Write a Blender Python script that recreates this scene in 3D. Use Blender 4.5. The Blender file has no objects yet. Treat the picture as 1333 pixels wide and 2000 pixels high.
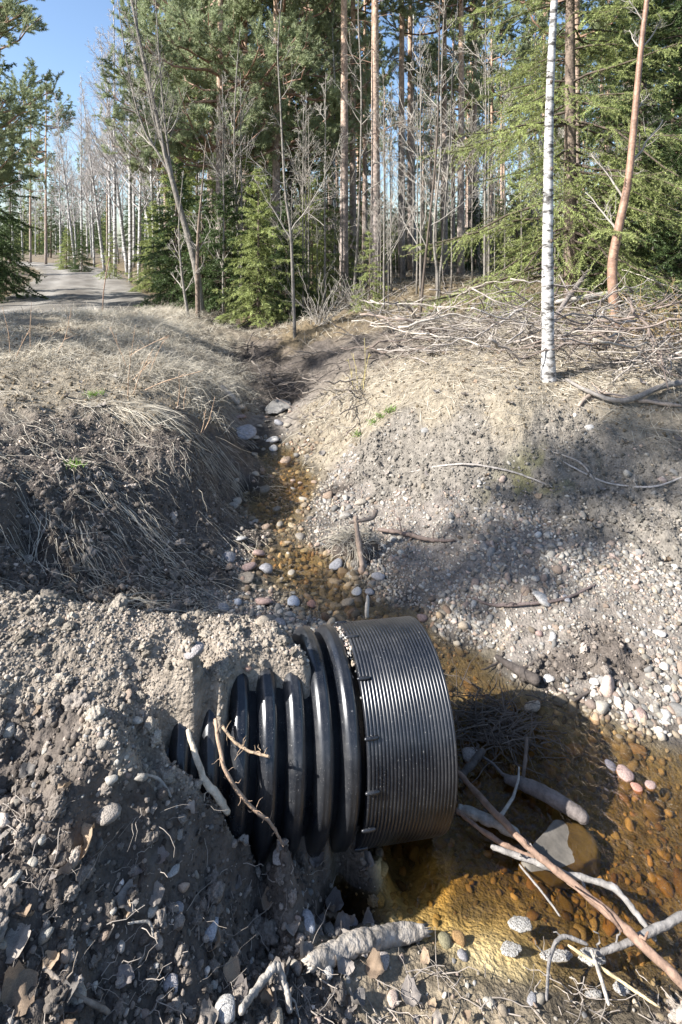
import bpy, math, random
import numpy as np
from mathutils import Vector

# ---------------------------------------------------------------- camera, sky, sun, exposure
S = bpy.context.scene
C = S.collection
CZ, F, HY, CX = 2.6, 1111.0, 480.0, 666.5      # camera height, focal length (px of the photo), horizon row, centre column
cd = bpy.data.cameras.new('camera'); cam = bpy.data.objects.new('camera', cd); C.objects.link(cam)
cam.location = (0, 0, CZ); cam.rotation_euler = (math.radians(90), 0, 0)
cd.sensor_fit = 'VERTICAL'; cd.sensor_height = 36; cd.lens = 36 * F / 2000.0
cd.shift_y = -(1000 - HY) / 2000.0
cd.clip_start = 0.05; cd.clip_end = 2000
S.camera = cam
SUN_AZ, SUN_EL = math.radians(22), math.radians(36)   # light travels this many degrees from +X towards +Y
LD = np.array([math.cos(SUN_AZ) * math.cos(SUN_EL), math.sin(SUN_AZ) * math.cos(SUN_EL), -math.sin(SUN_EL)])
w = bpy.data.worlds.new('World'); S.world = w; w.use_nodes = True
nt = w.node_tree; bg = nt.nodes['Background']
sky = nt.nodes.new('ShaderNodeTexSky'); sky.sky_type = 'NISHITA'; sky.sun_disc = False
sky.sun_elevation = SUN_EL
sky.sun_rotation = math.atan2(-LD[0], -LD[1])
sky.air_density = 1.0; sky.dust_density = 1.2; sky.ozone_density = 3.0
nt.links.new(sky.outputs[0], bg.inputs[0]); bg.inputs[1].default_value = 0.09
sl = bpy.data.lights.new('sun', 'SUN'); sun = bpy.data.objects.new('sun', sl); C.objects.link(sun)
sl.energy = 4.7; sl.angle = math.radians(0.55); sl.color = (1.0, 0.97, 0.93)
sun.rotation_euler = Vector(LD).to_track_quat('-Z', 'Y').to_euler()
sun.location = (-20, -8, 25)
S.view_settings.view_transform = 'Standard'; S.view_settings.look = 'None'
S.view_settings.exposure = 1.5; S.view_settings.gamma = 1.0
S.cycles.max_bounces = 6; S.cycles.transparent_max_bounces = 12
S.cycles.diffuse_bounces = 3; S.cycles.glossy_bounces = 3; S.cycles.transmission_bounces = 3
S.cycles.use_denoising = True

rng = np.random.default_rng(7)
random.seed(7)

# ---------------------------------------------------------------- helpers
def tag(o, label=None, cat=None, group=None, kind=None):
    if label: o['label'] = label
    if cat: o['category'] = cat
    if group: o['group'] = group
    if kind: o['kind'] = kind
    return o

def mesh_np(name, V, faces, mat=None, smooth=True):
    """faces: list of int arrays (n,k)"""
    me = bpy.data.meshes.new(name)
    V = np.asarray(V, np.float32)
    faces = [np.asarray(f, np.int32) for f in faces if len(f)]
    me.vertices.add(len(V)); me.vertices.foreach_set('co', V.ravel())
    nl = sum(f.size for f in faces); nf = sum(len(f) for f in faces)
    me.loops.add(nl); me.polygons.add(nf)
    me.loops.foreach_set('vertex_index', np.concatenate([f.ravel() for f in faces]))
    tot = np.concatenate([np.full(len(f), f.shape[1], np.int32) for f in faces])
    start = np.concatenate([[0], np.cumsum(tot)[:-1]]).astype(np.int32)
    me.polygons.foreach_set('loop_start', start)
    if smooth: me.polygons.foreach_set('use_smooth', np.ones(nf, bool))
    me.update(calc_edges=True)
    if mat: me.materials.append(mat)
    return me

def obj(name, me, parent=None, loc=None, rot=None):
    o = bpy.data.objects.new(name, me); C.objects.link(o)
    if parent: o.parent = parent
    if loc is not None: o.location = loc
    if rot is not None: o.rotation_euler = rot
    return o

def empty(name, loc, rz=0.0, sc=1.0):
    o = bpy.data.objects.new(name, None); C.objects.link(o)
    o.empty_display_size = 0.2
    o.location = loc; o.rotation_euler = (0, 0, rz); o.scale = (sc, sc, sc)
    return o

class Acc:
    def __init__(s): s.V = []; s.F = {}; s.n = 0
    def add(s, V, Fc):
        V = np.asarray(V, float).reshape(-1, 3)
        for f in (Fc if isinstance(Fc, list) else [Fc]):
            f = np.asarray(f)
            s.F.setdefault(f.shape[1], []).append(f + s.n)
        s.V.append(V); s.n += len(V)
    def mesh(s, name, mat, smooth=True):
        return mesh_np(name, np.concatenate(s.V), [np.concatenate(v) for v in s.F.values()], mat, smooth)

def norm(a): return a / np.maximum(np.linalg.norm(a, axis=-1, keepdims=True), 1e-9)

def tubes(P, R, k=5, cap=True):
    """P (B,N,3), R (B,N) -> V, [quads, caps]"""
    P = np.asarray(P, float); R = np.asarray(R, float)
    if P.ndim == 2: P = P[None]; R = R[None]
    B, N, _ = P.shape
    T = norm(np.gradient(P, axis=1))
    ref = np.where(np.abs(T[:, :1, 2:3]) > 0.9, np.array([1., 0, 0]), np.array([0, 0, 1.]))
    U = norm(np.cross(T, np.broadcast_to(ref, T.shape))); W = np.cross(T, U)
    a = np.arange(k) * 2 * np.pi / k
    V = P[:, :, None] + R[:, :, None, None] * (np.cos(a)[:, None] * U[:, :, None] + np.sin(a)[:, None] * W[:, :, None])
    idx = np.arange(B * N * k).reshape(B, N, k)
    q = np.stack([idx[:, :-1], np.roll(idx, -1, 2)[:, :-1], np.roll(idx, -1, 2)[:, 1:], idx[:, 1:]], -1).reshape(-1, 4)
    out = [q]
    if cap: out.append(idx[:, -1]); out.append(idx[:, 0][:, ::-1])
    if cap and k == 4: out = [np.concatenate(out)]
    return V.reshape(-1, 3), out

def _h(ix, iy, s):
    n = (ix.astype(np.int64) * 374761393 + iy.astype(np.int64) * 668265263 + s * 1442695041) & 0x7fffffff
    n = ((n ^ (n >> 13)) * 1274126177) & 0x7fffffff
    return ((n ^ (n >> 16)) & 0xffff) / 65535.0
def noise(x, y, s=0):
    x = np.asarray(x, float); y = np.asarray(y, float)
    ix = np.floor(x); iy = np.floor(y); fx = x - ix; fy = y - iy
    fx = fx * fx * fx * (fx * (fx * 6 - 15) + 10); fy = fy * fy * fy * (fy * (fy * 6 - 15) + 10)
    ix = ix.astype(np.int64); iy = iy.astype(np.int64)
    a = _h(ix, iy, s); b = _h(ix + 1, iy, s); c = _h(ix, iy + 1, s); d = _h(ix + 1, iy + 1, s)
    return (a + (b - a) * fx + (c - a) * fy + (a - b - c + d) * fx * fy) * 2 - 1
def fbm(x, y, o=4, s=0, g=0.5):
    t = 0; a = 1
    for i in range(o):
        t = t + a * noise(x * 2 ** i + 17.3 * i, y * 2 ** i - 9.1 * i, s + i); a *= g
    return t
def sstep(e0, e1, x):
    t = np.clip((x - e0) / (e1 - e0), 0, 1); return t * t * (3 - 2 * t)

# ---------------------------------------------------------------- materials
def mat(name, base=(.5, .5, .5), rough=.8, var=None, scale=8., bump=0., bscale=40., spec=.3, coord='Object', obcol=False,
        tint=False, attr=None, detail=5., rvar=.5, transl=0.):
    m = bpy.data.materials.new(name); m.use_nodes = True
    t = m.node_tree; N = t.nodes; L = t.links
    p = N['Principled BSDF']; p.inputs['Roughness'].default_value = rough
    p.inputs['Specular IOR Level'].default_value = spec
    tc = N.new('ShaderNodeTexCoord')
    n1 = N.new('ShaderNodeTexNoise'); n1.inputs['Scale'].default_value = scale; n1.inputs['Detail'].default_value = detail
    n1.inputs['Roughness'].default_value = .65
    L.new(tc.outputs[coord], n1.inputs['Vector'])
    if obcol:
        oi = N.new('ShaderNodeObjectInfo'); src = oi.outputs['Color']
    elif tint:
        at = N.new('ShaderNodeAttribute'); at.attribute_type = 'INSTANCER'; at.attribute_name = 'tint'; src = at.outputs['Color']
    elif attr:
        at = N.new('ShaderNodeAttribute'); at.attribute_name = attr; src = at.outputs['Color']
    else:
        rgb = N.new('ShaderNodeRGB'); rgb.outputs[0].default_value = (*base, 1); src = rgb.outputs[0]
    if var is None: var = (.55, 1.45)
    mr = N.new('ShaderNodeMapRange'); mr.inputs['From Min'].default_value = .3; mr.inputs['From Max'].default_value = .7
    mr.inputs['To Min'].default_value = var[0]; mr.inputs['To Max'].default_value = var[1]
    L.new(n1.outputs['Fac'], mr.inputs['Value'])
    vm = N.new('ShaderNodeVectorMath'); vm.operation = 'SCALE'
    L.new(src, vm.inputs[0]); L.new(mr.outputs[0], vm.inputs['Scale'])
    L.new(vm.outputs[0], p.inputs['Base Color'])
    if bump:
        n2 = N.new('ShaderNodeTexNoise'); n2.inputs['Scale'].default_value = bscale; n2.inputs['Detail'].default_value = 6
        L.new(tc.outputs[coord], n2.inputs['Vector'])
        b = N.new('ShaderNodeBump'); b.inputs['Strength'].default_value = bump; b.inputs['Distance'].default_value = .02
        L.new(n2.outputs['Fac'], b.inputs['Height']); L.new(b.outputs[0], p.inputs['Normal'])
    if transl:
        tr = N.new('ShaderNodeBsdfTranslucent'); mx = N.new('ShaderNodeMixShader'); mx.inputs[0].default_value = transl
        L.new(vm.outputs[0], tr.inputs['Color']); L.new(p.outputs[0], mx.inputs[1]); L.new(tr.outputs[0], mx.inputs[2])
        L.new(mx.outputs[0], N['Material Output'].inputs['Surface'])
    return m

M = {}
M['stone'] = mat('stone', obcol=True, rough=.8, var=(.5, 1.4), scale=7, bump=.5, bscale=10, detail=9)
M['gravel'] = mat('gravel', tint=True, rough=.8, var=(.75, 1.25), scale=6, bump=.3, bscale=9)
M['clod'] = mat('clod', tint=True, rough=.95, var=(.6, 1.3), scale=5, bump=.5, bscale=4, spec=.1)
M['stick'] = mat('stick', obcol=True, rough=.8, var=(.55, 1.4), scale=25, bump=.4, bscale=80)
M['twig'] = mat('twig', (.30, .26, .22), rough=.85, var=(.45, 1.5), scale=3)
M['darktwig'] = mat('darktwig', (.09, .07, .055), rough=.7, var=(.5, 1.6), scale=6)
M['straw'] = mat('straw', (.50, .45, .36), rough=.75, var=(.5, 1.35), scale=2.2, transl=.15)
M['leaf'] = mat('leaf', obcol=True, rough=.75, var=(.65, 1.3), scale=30, bump=.35, bscale=60, transl=.1)
M['spruce'] = mat('spruce_needles', (.31, .35, .13), rough=.5, var=(.55, 1.5), scale=1.3, transl=.35)
M['spruce_dark'] = mat('dark_spruce_needles', (.085, .125, .045), rough=.5, var=(.55, 1.5), scale=1.3, transl=.3)
M['pine'] = mat('pine_needles', (.31, .35, .20), rough=.5, var=(.6, 1.45), scale=.8, transl=.4)
M['bark'] = mat('bark', (.17, .13, .10), rough=.9, var=(.5, 1.5), scale=9, bump=.8, bscale=30)
M['sprucewood'] = mat('spruce_wood', (.085, .065, .05), rough=.9)
M['greybark'] = mat('grey_bark', (.20, .18, .155), rough=.9, var=(.5, 1.4), scale=9, bump=.6, bscale=30)
M['redbark'] = mat('red_bark', (.27, .165, .115), rough=.5, var=(.5, 1.4), scale=7, bump=.4, bscale=25)

# ---------------------------------------------------------------- terrain from surveyed points
def W(px, py, z):
    Y = (CZ - z) * F / (py - HY)
    return ((px - CX) / F * Y, Y, z)
PC = np.array([.38, 2.725, .347]); YAW, TILT = math.radians(14.7), math.radians(-5.2)
PA = np.array([math.cos(YAW) * math.cos(TILT), math.sin(YAW) * math.cos(TILT), math.sin(TILT)])
PU = np.array([math.sin(YAW), -math.cos(YAW), 0.]); PV = np.cross(PU, PA); PV = PV if PV[2] > 0 else -PV
def pipe_hit(px, py, r=.4):
    d = np.array([(px - CX) / F, 1., -(py - HY) / F]); o = np.array([0, 0, CZ]) - PC
    dp = d - PA * d.dot(PA); op = o - PA * o.dot(PA)
    a = dp.dot(dp); b = 2 * dp.dot(op); c = op.dot(op) - r * r
    q = max(b * b - 4 * a * c, 0)
    t = (-b - math.sqrt(q)) / (2 * a)
    return np.array([0, 0, CZ]) + d * t
# zones: D loam, S sandy fill, G gravel, M grey mud, L straw litter, B stream bed, F forest floor, K wet clay
PTS = '''0 2000 .6 D;150 1800 .6 D;300 1900 .43 D;300 1800 .5 D;400 1850 .36 D;400 1750 .42 D;300 2000 .40 D;600 2000 .16 D;500 1850 .2 D;600 1750 .12 D;700 1900 .10 K;640 1700 .08 D
690 1720 .02 D;700 1800 .04 K;850 1900 .045 K;800 1990 .05 K;1000 1950 .03 K;1100 1990 .02 K;1333 2000 .04 D;1250 1970 .0 K;400 1700 .458 D;250 1700 .58 D;100 1650 .75 D
500 1720 .26 D;470 1950 .28 D;760 1720 -.06 A;850 1715 -.10 A;800 1790 -.045 A;900 1830 -.03 A;960 1835 -.03 A;930 1760 -.09 B;950 1600 -.2 B;1000 1700 -.15 B;1100 1800 -.12 B
1200 1850 -.1 B;1300 1800 -.1 B;1100 1650 -.09 B;1250 1650 -.08 B;1300 1500 -.05 B;1200 1450 -.04 B;1050 1500 -.1 B;950 1450 -.05 B;980 1340 -.03 B
920 1300 -.05 B;1100 1400 -.03 B;1333 1430 .02 G;1250 1385 .04 G;1130 1350 .03 G;1000 1290 .05 G;1060 1250 .10 G;1200 1300 .12 D;1333 1300 .15 G;1100 1300 .08 D;900 1230 .05 G
1060 1170 .2 G;1333 1150 .32 G;1200 1080 .34 G;950 1100 .22 G;820 1100 .12 G;760 1160 .05 G;1000 1000 .38 G;850 1000 .27 G;750 1000 .17 G
700 960 .22 G;800 925 .41 M;850 955 .40 M;745 935 .32 M;930 965 .42 M;1000 955 .45 M;1200 1030 .38 M;1330 1090 .36 M;1300 1040 .46 M;1050 880 .74 M;1200 900 .72 M;1330 950 .62 M;900 860 .74 M
780 860 .6 M;720 900 .42 M;690 930 .29 D;1000 790 1.08 L;1200 790 1.1 L;1333 810 1.05 L;850 790 .95 L;740 800 .74 L;680 840 .5 L;645 870 .33 L
660 930 .2 G;640 985 .15 G;625 1060 .09 G;560 1000 .05 B;490 1000 .06 B;600 1100 .0 B;520 1130 .03 B;455 1100 .1 G;440 1180 .12 G;560 1190 .03 G;700 1190 -.01 B
800 1235 -.03 B;560 900 .09 B;600 940 .08 B;545 810 .16 G;500 840 .2 G;480 875 .2 D;440 830 .4 D;560 780 .27 D;540 740 .38 D;500 700 .5 D;470 650 .62 D
600 700 .75 D;700 700 1.0 D;640 780 .58 L;600 640 1.0 F;577 652 .92 F;700 620 1.2 F;500 620 .9 F;900 690 1.25 L;1100 700 1.28 L;1300 710 1.3 L;900 600 1.4 F
1200 640 1.38 F;1333 640 1.38 F;800 560 1.5 F;1000 560 1.5 F;1200 570 1.5 F;900 540 1.6 F;1072 742 1.2 L;850 740 1.1 L;760 740 .95 L
470 960 .13 D;445 1040 .16 D;412 1120 .18 D;400 1180 .18 D;435 880 .45 D;380 870 .78 D;290 800 1.02 L;150 760 1.15 L;0 720 1.3 L;0 616 1.5 L;200 880 .88 D;100 950 .88 D
250 1000 .62 D;350 1000 .42 D;350 1100 .3 D;250 1100 .42 D;100 1050 .66 D;0 1000 .88 D;50 1090 .56 D;150 1140 .46 D;250 1180 .36 D;350 1200 .3 D
420 960 .3 D;400 920 .55 D;0 1160 1.05 S;120 1180 1.0 S;250 1205 .96 S;350 1215 .94 S;450 1216 .89 S;550 1226 .85 S;100 618 1.47 L;190 622 1.4 L;270 628 1.27 L;330 650 1.14 L;380 620 1.05 L;420 660 .85 L
300 600 1.02 L;450 720 .62 L;420 760 .66 L;470 770 .45 L;380 780 .85 L;340 720 1.05 L;200 700 1.2 L;0 1300 1.0 S;0 1500 .82 D;100 1300 .95 S;200 1250 .97 S;200 1400 .92 S;100 1450 .85 D;250 1460 .86 S;200 1560 .78 D;300 1600 .66 D;300 1545 .69 S;250 1500 .78 S;400 1640 .5 D;470 1668 .38 D;520 1695 .28 D;350 1625 .58 D;440 1655 .44 D;590 1695 .16 D'''
ctl = []; zone = []
for it in PTS.replace('\n', ';').split(';'):
    a = it.split(); ctl.append(W(float(a[0]), float(a[1]), float(a[2]))); zone.append(a[3])
for x, y, z, k in [(-.3, 3.1, .4, 'D'), (-.9, 3.05, .5, 'D'), (-1.5, 3.0, .65, 'D'), (.2, 3.2, .02, 'G'), (.5, 2.6, -.08, 'B'), (.2, 2.5, -.1, 'B'), (.0, 2.35, -.1, 'B'),
                   (0.05, 2.75, -.05, 'B'), (.6, 3.2, -.04, 'B'), (-2.5, 2.2, 1.25, 'S'), (-2.5, 1, 1.2, 'D'), (-1.4, .8, .9, 'D'), (-1.2, 0, 1.0, 'D'), (0, .6, .75, 'D'), (0, 0, .95, 'D'),
                   (0, 1.2, .35, 'D'), (1, 1.2, .3, 'D'), (1, .4, .8, 'D'), (2, 1, .3, 'D'), (2, 1.6, .0, 'K'), (3, 1.0, .5, 'D'), (3, 2.2, -.05, 'B'), (4, 2.4, .1, 'G'), (4, 4, .5, 'M'), (5, 6, 1.2, 'L'),
                   (7, 9, 1.4, 'F'), (4, 0, 1., 'D'), (-4, 0, 1.1, 'L'), (-4, 3, 1.2, 'L'), (-9.5, 0, .9, 'F'), (-12, 6, .9, 'F'), (-12, 16, 1.0, 'F'), (0, -4, 1.1, 'D'), (6, -4, 1.2, 'F'), (8, 2, 1., 'F'),
                   (0, 40, 1.6, 'F'), (20, 40, 1.7, 'F'), (40, 40, 1.7, 'F'), (0, 120, 2, 'F'), (60, 120, 2, 'F'), (-60, 120, 1.6, 'F'), (-40, 40, 1.2, 'F'), (-30, 20, 1., 'F'), (25, 15, 1.6, 'F'),
                   (12, 20, 1.6, 'F'), (-3, 16, 1.05, 'F'), (-5, 22, 1.1, 'F'), (-12, 40, 1.2, 'F'), (25, 0, 1.4, 'F'), (-25, 0, 1., 'F'), (0, 26, 1.6, 'F'), (8, 26, 1.6, 'F'), (-1.2, 14.5, .75, 'F'), (-.6, 17, 1.1, 'F')]:
    ctl.append((x, y, z)); zone.append(k)
# where the sandy fill leaves the pipe bare: a lip below, a lip above, and a cut between them inside the pipe's outline
def addc(P, k='S'): ctl.append(tuple(P)); zone.append(k)
for px, py in [(338, 1505), (371, 1529), (402, 1558), (434, 1590), (486, 1616), (560, 1656)]:
    P = pipe_hit(px, py, .408); kz = 'D' if px > 480 else 'S'; addc(P, kz); addc(P - PU * .055 + (0, 0, -.30), kz)
for px, py in [(352, 1392), (390, 1400), (425, 1405), (444, 1365), (447, 1315), (494, 1292), (545, 1287), (592, 1300)]:
    P = pipe_hit(px, py, .425); addc(P); addc(P + PU * .075 + (0, 0, -.30))
for px, py in [(318, 1440), (330, 1370), (290, 1400), (300, 1480), (400, 1320), (380, 1240), (330, 1310), (490, 1250), (560, 1255)]:
    addc(pipe_hit(px, py, .44))
for sx in np.arange(-1.0, -.42, .08): addc(PC + PA * sx + PU * .27 + (0, 0, -.15))
ctl = np.array(ctl); zone = np.array(zone)
keep = np.ones(len(ctl), bool)
for i in range(len(ctl)):
    for j in range(i):
        if keep[j] and np.hypot(*(ctl[i, :2] - ctl[j, :2])) < .012: keep[i] = False
ctl = ctl[keep]; zone = zone[keep]
def kern(r): return np.sqrt(r * r + .05 ** 2)
D_ = np.hypot(ctl[:, None, 0] - ctl[None, :, 0], ctl[:, None, 1] - ctl[None, :, 1])
n_ = len(ctl)
A_ = np.zeros((n_ + 1, n_ + 1)); A_[:n_, :n_] = kern(D_) + np.eye(n_) * -.001; A_[:n_, n_] = 1; A_[n_, :n_] = 1
COEF = np.linalg.solve(A_, np.r_[ctl[:, 2], 0])

ROAD = np.array([(-10, -12), (-9.8, -3), (-9.5, 3), (-8.9, 9), (-7.3, 14.8), (-10.2, 22), (-16.5, 35.5), (-25, 48), (-37, 58), (-55, 66)], float)
def resample(P, n):
    P = np.asarray(P, float); t = np.linspace(0, len(P) - 1, n); i = np.minimum(t.astype(int), len(P) - 2); f = (t - i)[:, None]
    p0 = P[np.maximum(i - 1, 0)]; p1 = P[i]; p2 = P[i + 1]; p3 = P[np.minimum(i + 2, len(P) - 1)]
    return .5 * ((2 * p1) + (-p0 + p2) * f + (2 * p0 - 5 * p1 + 4 * p2 - p3) * f ** 2 + (-p0 + 3 * p1 - 3 * p2 + p3) * f ** 3)
RC = resample(ROAD, 160)
ZK = 'DSGMLBFKA'
def chunked(fn, x, y, n=40000):
    x = np.asarray(x, float).ravel(); y = np.asarray(y, float).ravel()
    return np.concatenate([fn(x[i:i + n], y[i:i + n]) for i in range(0, len(x), n)])
def _rbf(x, y):
    return kern(np.hypot(x[:, None] - ctl[None, :, 0], y[:, None] - ctl[None, :, 1])) @ COEF[:n_] + COEF[n_]
ZH = np.stack([(zone == k).astype(float) for k in ZK], 1)
def _zw(x, y):
    xx = x + .05 * fbm(x * 3, y * 3, 4, 31) * np.clip(y / 3, .5, 6); yy = y + .05 * fbm(x * 3, y * 3, 4, 47) * np.clip(y / 3, .5, 6)
    d2 = (xx[:, None] - ctl[None, :, 0]) ** 2 + (yy[:, None] - ctl[None, :, 1]) ** 2
    wt = 1 / (d2 + 1e-4) ** 2.2
    z = wt @ ZH; return z / z.sum(1, keepdims=True)
def _rd(x, y):
    return np.sqrt(((x[:, None] - RC[None, :, 0]) ** 2 + (y[:, None] - RC[None, :, 1]) ** 2).min(1))
AMP = dict(D=.044, S=.022, G=.012, M=.05, L=.03, B=.012, F=.07, K=.012, A=.012)
AMPV = np.array([AMP[k] for k in ZK])
ROADZ = 1.0
def Hz(x, y):
    """height and zone weights"""
    x = np.asarray(x, float).ravel(); y = np.asarray(y, float).ravel()
    h = chunked(_rbf, x, y); zw = chunked(_zw, x, y)
    amp = zw @ AMPV
    sc = np.where(y > 9, 2.0, 5.0)
    nz = fbm(x * 2.6, y * 2.6, 3, 3) * .5 + fbm(x * 9, y * 9, 4, 11, .6) * .6
    rid = 1 - np.abs(fbm(x * 7, y * 7, 3, 23)) * 2
    fine = fbm(x * 34, y * 34, 3, 91, .7) * np.clip(1.3 - y / 7, 0, 1)
    h = h + amp * (nz + .35 * rid * zw[:, 0]) + fine * (.0075 * (zw[:, 0] + zw[:, 3]) + .005 * (zw[:, 1] + zw[:, 4] + zw[:, 7]))
    rd = chunked(_rd, x, y)
    t = sstep(3.3, 2.2, rd); h = h * (1 - t) + (ROADZ - .02) * t
    # keep the inside of the pipe's open end free
    rel = np.stack([x, y], 1) - PC[:2]
    s = rel @ (PA[:2] / np.linalg.norm(PA[:2])); u = np.abs(rel @ PU[:2])
    lim = .347 - .09 * s - np.sqrt(np.maximum(.44 ** 2 - np.minimum(u, .40) ** 2, 0)) + np.maximum(u - .40, 0) * 1.3 + np.maximum(-.37 - s, 0) * 9. + np.maximum(s - .05, 0) * 1.5
    m = (s > -.8) & (s < .5) & (u < .9)
    h = np.where(m, np.minimum(h, lim), h)
    return h, zw
def H(x, y): return Hz(x, y)[0]
WLY = np.array([0, 3.6, 4.5, 5.5, 6.7, 8.4, 9.5, 12]); WLZ = np.array([0, 0, .05, .1, .155, .23, .33, .5])
def wl(y): return np.interp(y, WLY, WLZ)

# ground sheet: rows close together near the camera, wider far away
ys = np.r_[np.linspace(-14, .6, 40), np.geomspace(.62, 4.5, 330), np.geomspace(4.55, 16, 190)[0:], np.geomspace(16.3, 260, 70)]
u_ = np.linspace(-1, 1, 540); u_ = .62 * u_ + .9 * u_ ** 5
XX = (np.maximum(ys, 0)[:, None] + 1.1) * u_[None]; YY = np.broadcast_to(ys[:, None], XX.shape)
XX = XX * (1 + np.clip(-ys, 0, 20)[:, None] * .8)
gh, gz = Hz(XX, YY)
ny, nx = XX.shape
gi = np.arange(ny * nx).reshape(ny, nx)
gq = np.stack([gi[:-1, :-1], gi[:-1, 1:], gi[1:, 1:], gi[1:, :-1]], -1).reshape(-1, 4)
GV = np.stack([XX.ravel(), YY.ravel(), gh], 1)
ZCOL = dict(D=(.11, .092, .077), S=(.27, .228, .182), G=(.20, .175, .15), M=(.185, .165, .138), L=(.235, .20, .148), A=(.5, .39, .2), B=(.16, .135, .095), F=(.15, .115, .07), K=(.25, .205, .145))
ZC = np.array([ZCOL[k] for k in ZK])
gcol = gz @ ZC
pn = sstep(.1, .6, fbm(GV[:, 0] * 1.7, GV[:, 1] * 1.7, 4, 77))[:, None]
gcol = gcol * (1 - .35 * pn * (gz[:, [0]] + gz[:, [1]] * .5)) 
moss = (sstep(.75, .25, np.hypot((GV[:, 0] - 1.75) / .9, (GV[:, 1] - 5.0) / .35)) * sstep(-.1, .5, fbm(GV[:, 0] * 5, GV[:, 1] * 5, 3, 5)))[:, None]
gcol = gcol * (1 - .7 * moss) + np.array([.15, .14, .06]) * .7 * moss
wet = np.clip(sstep(.06, .01, gh - wl(GV[:, 1])) * (GV[:, 1] < 10) * (np.abs(GV[:, 0]) < 4), 0, 1)[:, None]
gcol = gcol * (1 - .6 * wet * (1 - gz[:, [5]] - gz[:, [8]]))
gm = mat('earth', attr='soil', rough=.92, var=(.5, 1.45), scale=16, bump=1.0, bscale=60, spec=.15, detail=8)
gme = mesh_np('ground', GV, [gq], gm)
ca = gme.color_attributes.new('soil', 'FLOAT_COLOR', 'POINT'); ca.data.foreach_set('color', np.c_[gcol, np.ones(len(gcol))].astype(np.float32).ravel())
ground = tag(obj('ground', gme), kind='structure')

def hits(pxy, ymax=120, water=True, pipe=True):
    """where the sight lines of these photo points meet the ground, water or pipe"""
    pxy = np.atleast_2d(np.asarray(pxy, float)); n = 260
    Y = np.geomspace(1.0, ymax, n)
    out = []
    for k in range(0, len(pxy), 60):
        p = pxy[k:k + 60]
        X = (p[:, :1] - CX) / F * Y; Z = CZ - (p[:, 1:2] - HY) / F * Y; YY_ = np.broadcast_to(Y, X.shape)
        h = H(X, YY_).reshape(X.shape)
        if water: h = np.maximum(h, np.where(YY_ < 9, wl(YY_), -9))
        b = Z < h; i = np.where(b.any(1), b.argmax(1), n - 1); i = np.maximum(i, 1); r = np.arange(len(p))
        d0 = Z[r, i - 1] - h[r, i - 1]; d1 = Z[r, i] - h[r, i]; f = np.clip(d0 / (d0 - d1 + 1e-9), 0, 1)
        y = Y[i - 1] + (Y[i] - Y[i - 1]) * f
        out.append(np.stack([(p[:, 0] - CX) / F * y, y, CZ - (p[:, 1] - HY) / F * y], 1))
    return np.concatenate(out)

# ---------------------------------------------------------------- road
rt = norm(np.gradient(RC, axis=0)); rn = np.stack([-rt[:, 1], rt[:, 0]], 1)
off = np.linspace(-2.1, 2.1, 25)
prof = .05 * (1 - (off / 2.35) ** 2) - .03 * np.exp(-((np.abs(off) - .85) / .28) ** 2)
RV = RC[:, None] + rn[:, None] * (off[None, :, None] + .12 * fbm(np.arange(160) * .9, np.arange(160) * .3, 2, 9)[:, None, None])
RV = np.concatenate([RV, np.broadcast_to((ROADZ + prof)[None, :, None], RV.shape[:2] + (1,))], 2)
RV[:, [0, -1], 2] -= .05
ri = np.arange(160 * 25).reshape(160, 25)
road_m = mat('gravel_road', attr='soil', rough=.95, var=(.75, 1.2), scale=3, bump=.5, bscale=60, coord='Object')
road = obj('road', mesh_np('road', RV.reshape(-1, 3), [np.stack([ri[:-1, :-1], ri[:-1, 1:], ri[1:, 1:], ri[1:, :-1]], -1).reshape(-1, 4)], road_m))
rc_ = np.exp(-((np.abs(off) - .85) / .3) ** 2)[None] * .9 + .5 * fbm(np.arange(160)[:, None] * .6, off[None] * 2, 3, 44); edge = sstep(1.5, 2.1, np.abs(off))[None] + 0 * rc_
rcol = np.array([.15, .135, .115]) + np.clip(rc_, -.4, 1.2)[..., None] * np.array([.11, .105, .095]); rcol = rcol * (1 - edge[..., None] * .35) + edge[..., None] * .35 * np.array([.2, .17, .11])
ca = road.data.color_attributes.new('soil', 'FLOAT_COLOR', 'POINT'); ca.data.foreach_set('color', np.concatenate([rcol, np.ones(rcol.shape[:2] + (1,))], 2).astype(np.float32).ravel())
tag(road, kind='structure')

# ---------------------------------------------------------------- water
wx = np.arange(-3.2, 4.2, .03); wy = np.arange(1.35, 9.2, .03)
WX, WY = np.meshgrid(wx, wy); wz = wl(WY)
wh = H(WX, WY).reshape(WX.shape); dep = wz - wh
chan = (dep > -.02) & ~((WY > 3.9) & (WX > .9)) & ~((WX < -.75) & (WY < 3.9)) & ~((WX < -2.6))
wz = wz + .002 * fbm(WX * 9, WY * 5, 3, 61) + .004 * noise(WX * 4, WY * 4, 3) * (WY > 3.4)
wi = np.arange(WX.size).reshape(WX.shape)
cell = chan[:-1, :-1] | chan[1:, :-1] | chan[:-1, 1:] | chan[1:, 1:]
wq = np.stack([wi[:-1, :-1], wi[:-1, 1:], wi[1:, 1:], wi[1:, :-1]], -1)[cell]
used, inv = np.unique(wq, return_inverse=True)
WVs = np.stack([WX.ravel(), WY.ravel(), wz.ravel()], 1)[used]
wm = bpy.data.materials.new('brown_water'); wm.use_nodes = True
t = wm.node_tree; N = t.nodes; L = t.links; N.remove(N['Principled BSDF'])
tr = N.new('ShaderNodeBsdfTransparent'); gl = N.new('ShaderNodeBsdfGlossy'); gl.inputs['Roughness'].default_value = .03
mx = N.new('ShaderNodeMixShader'); 
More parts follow.
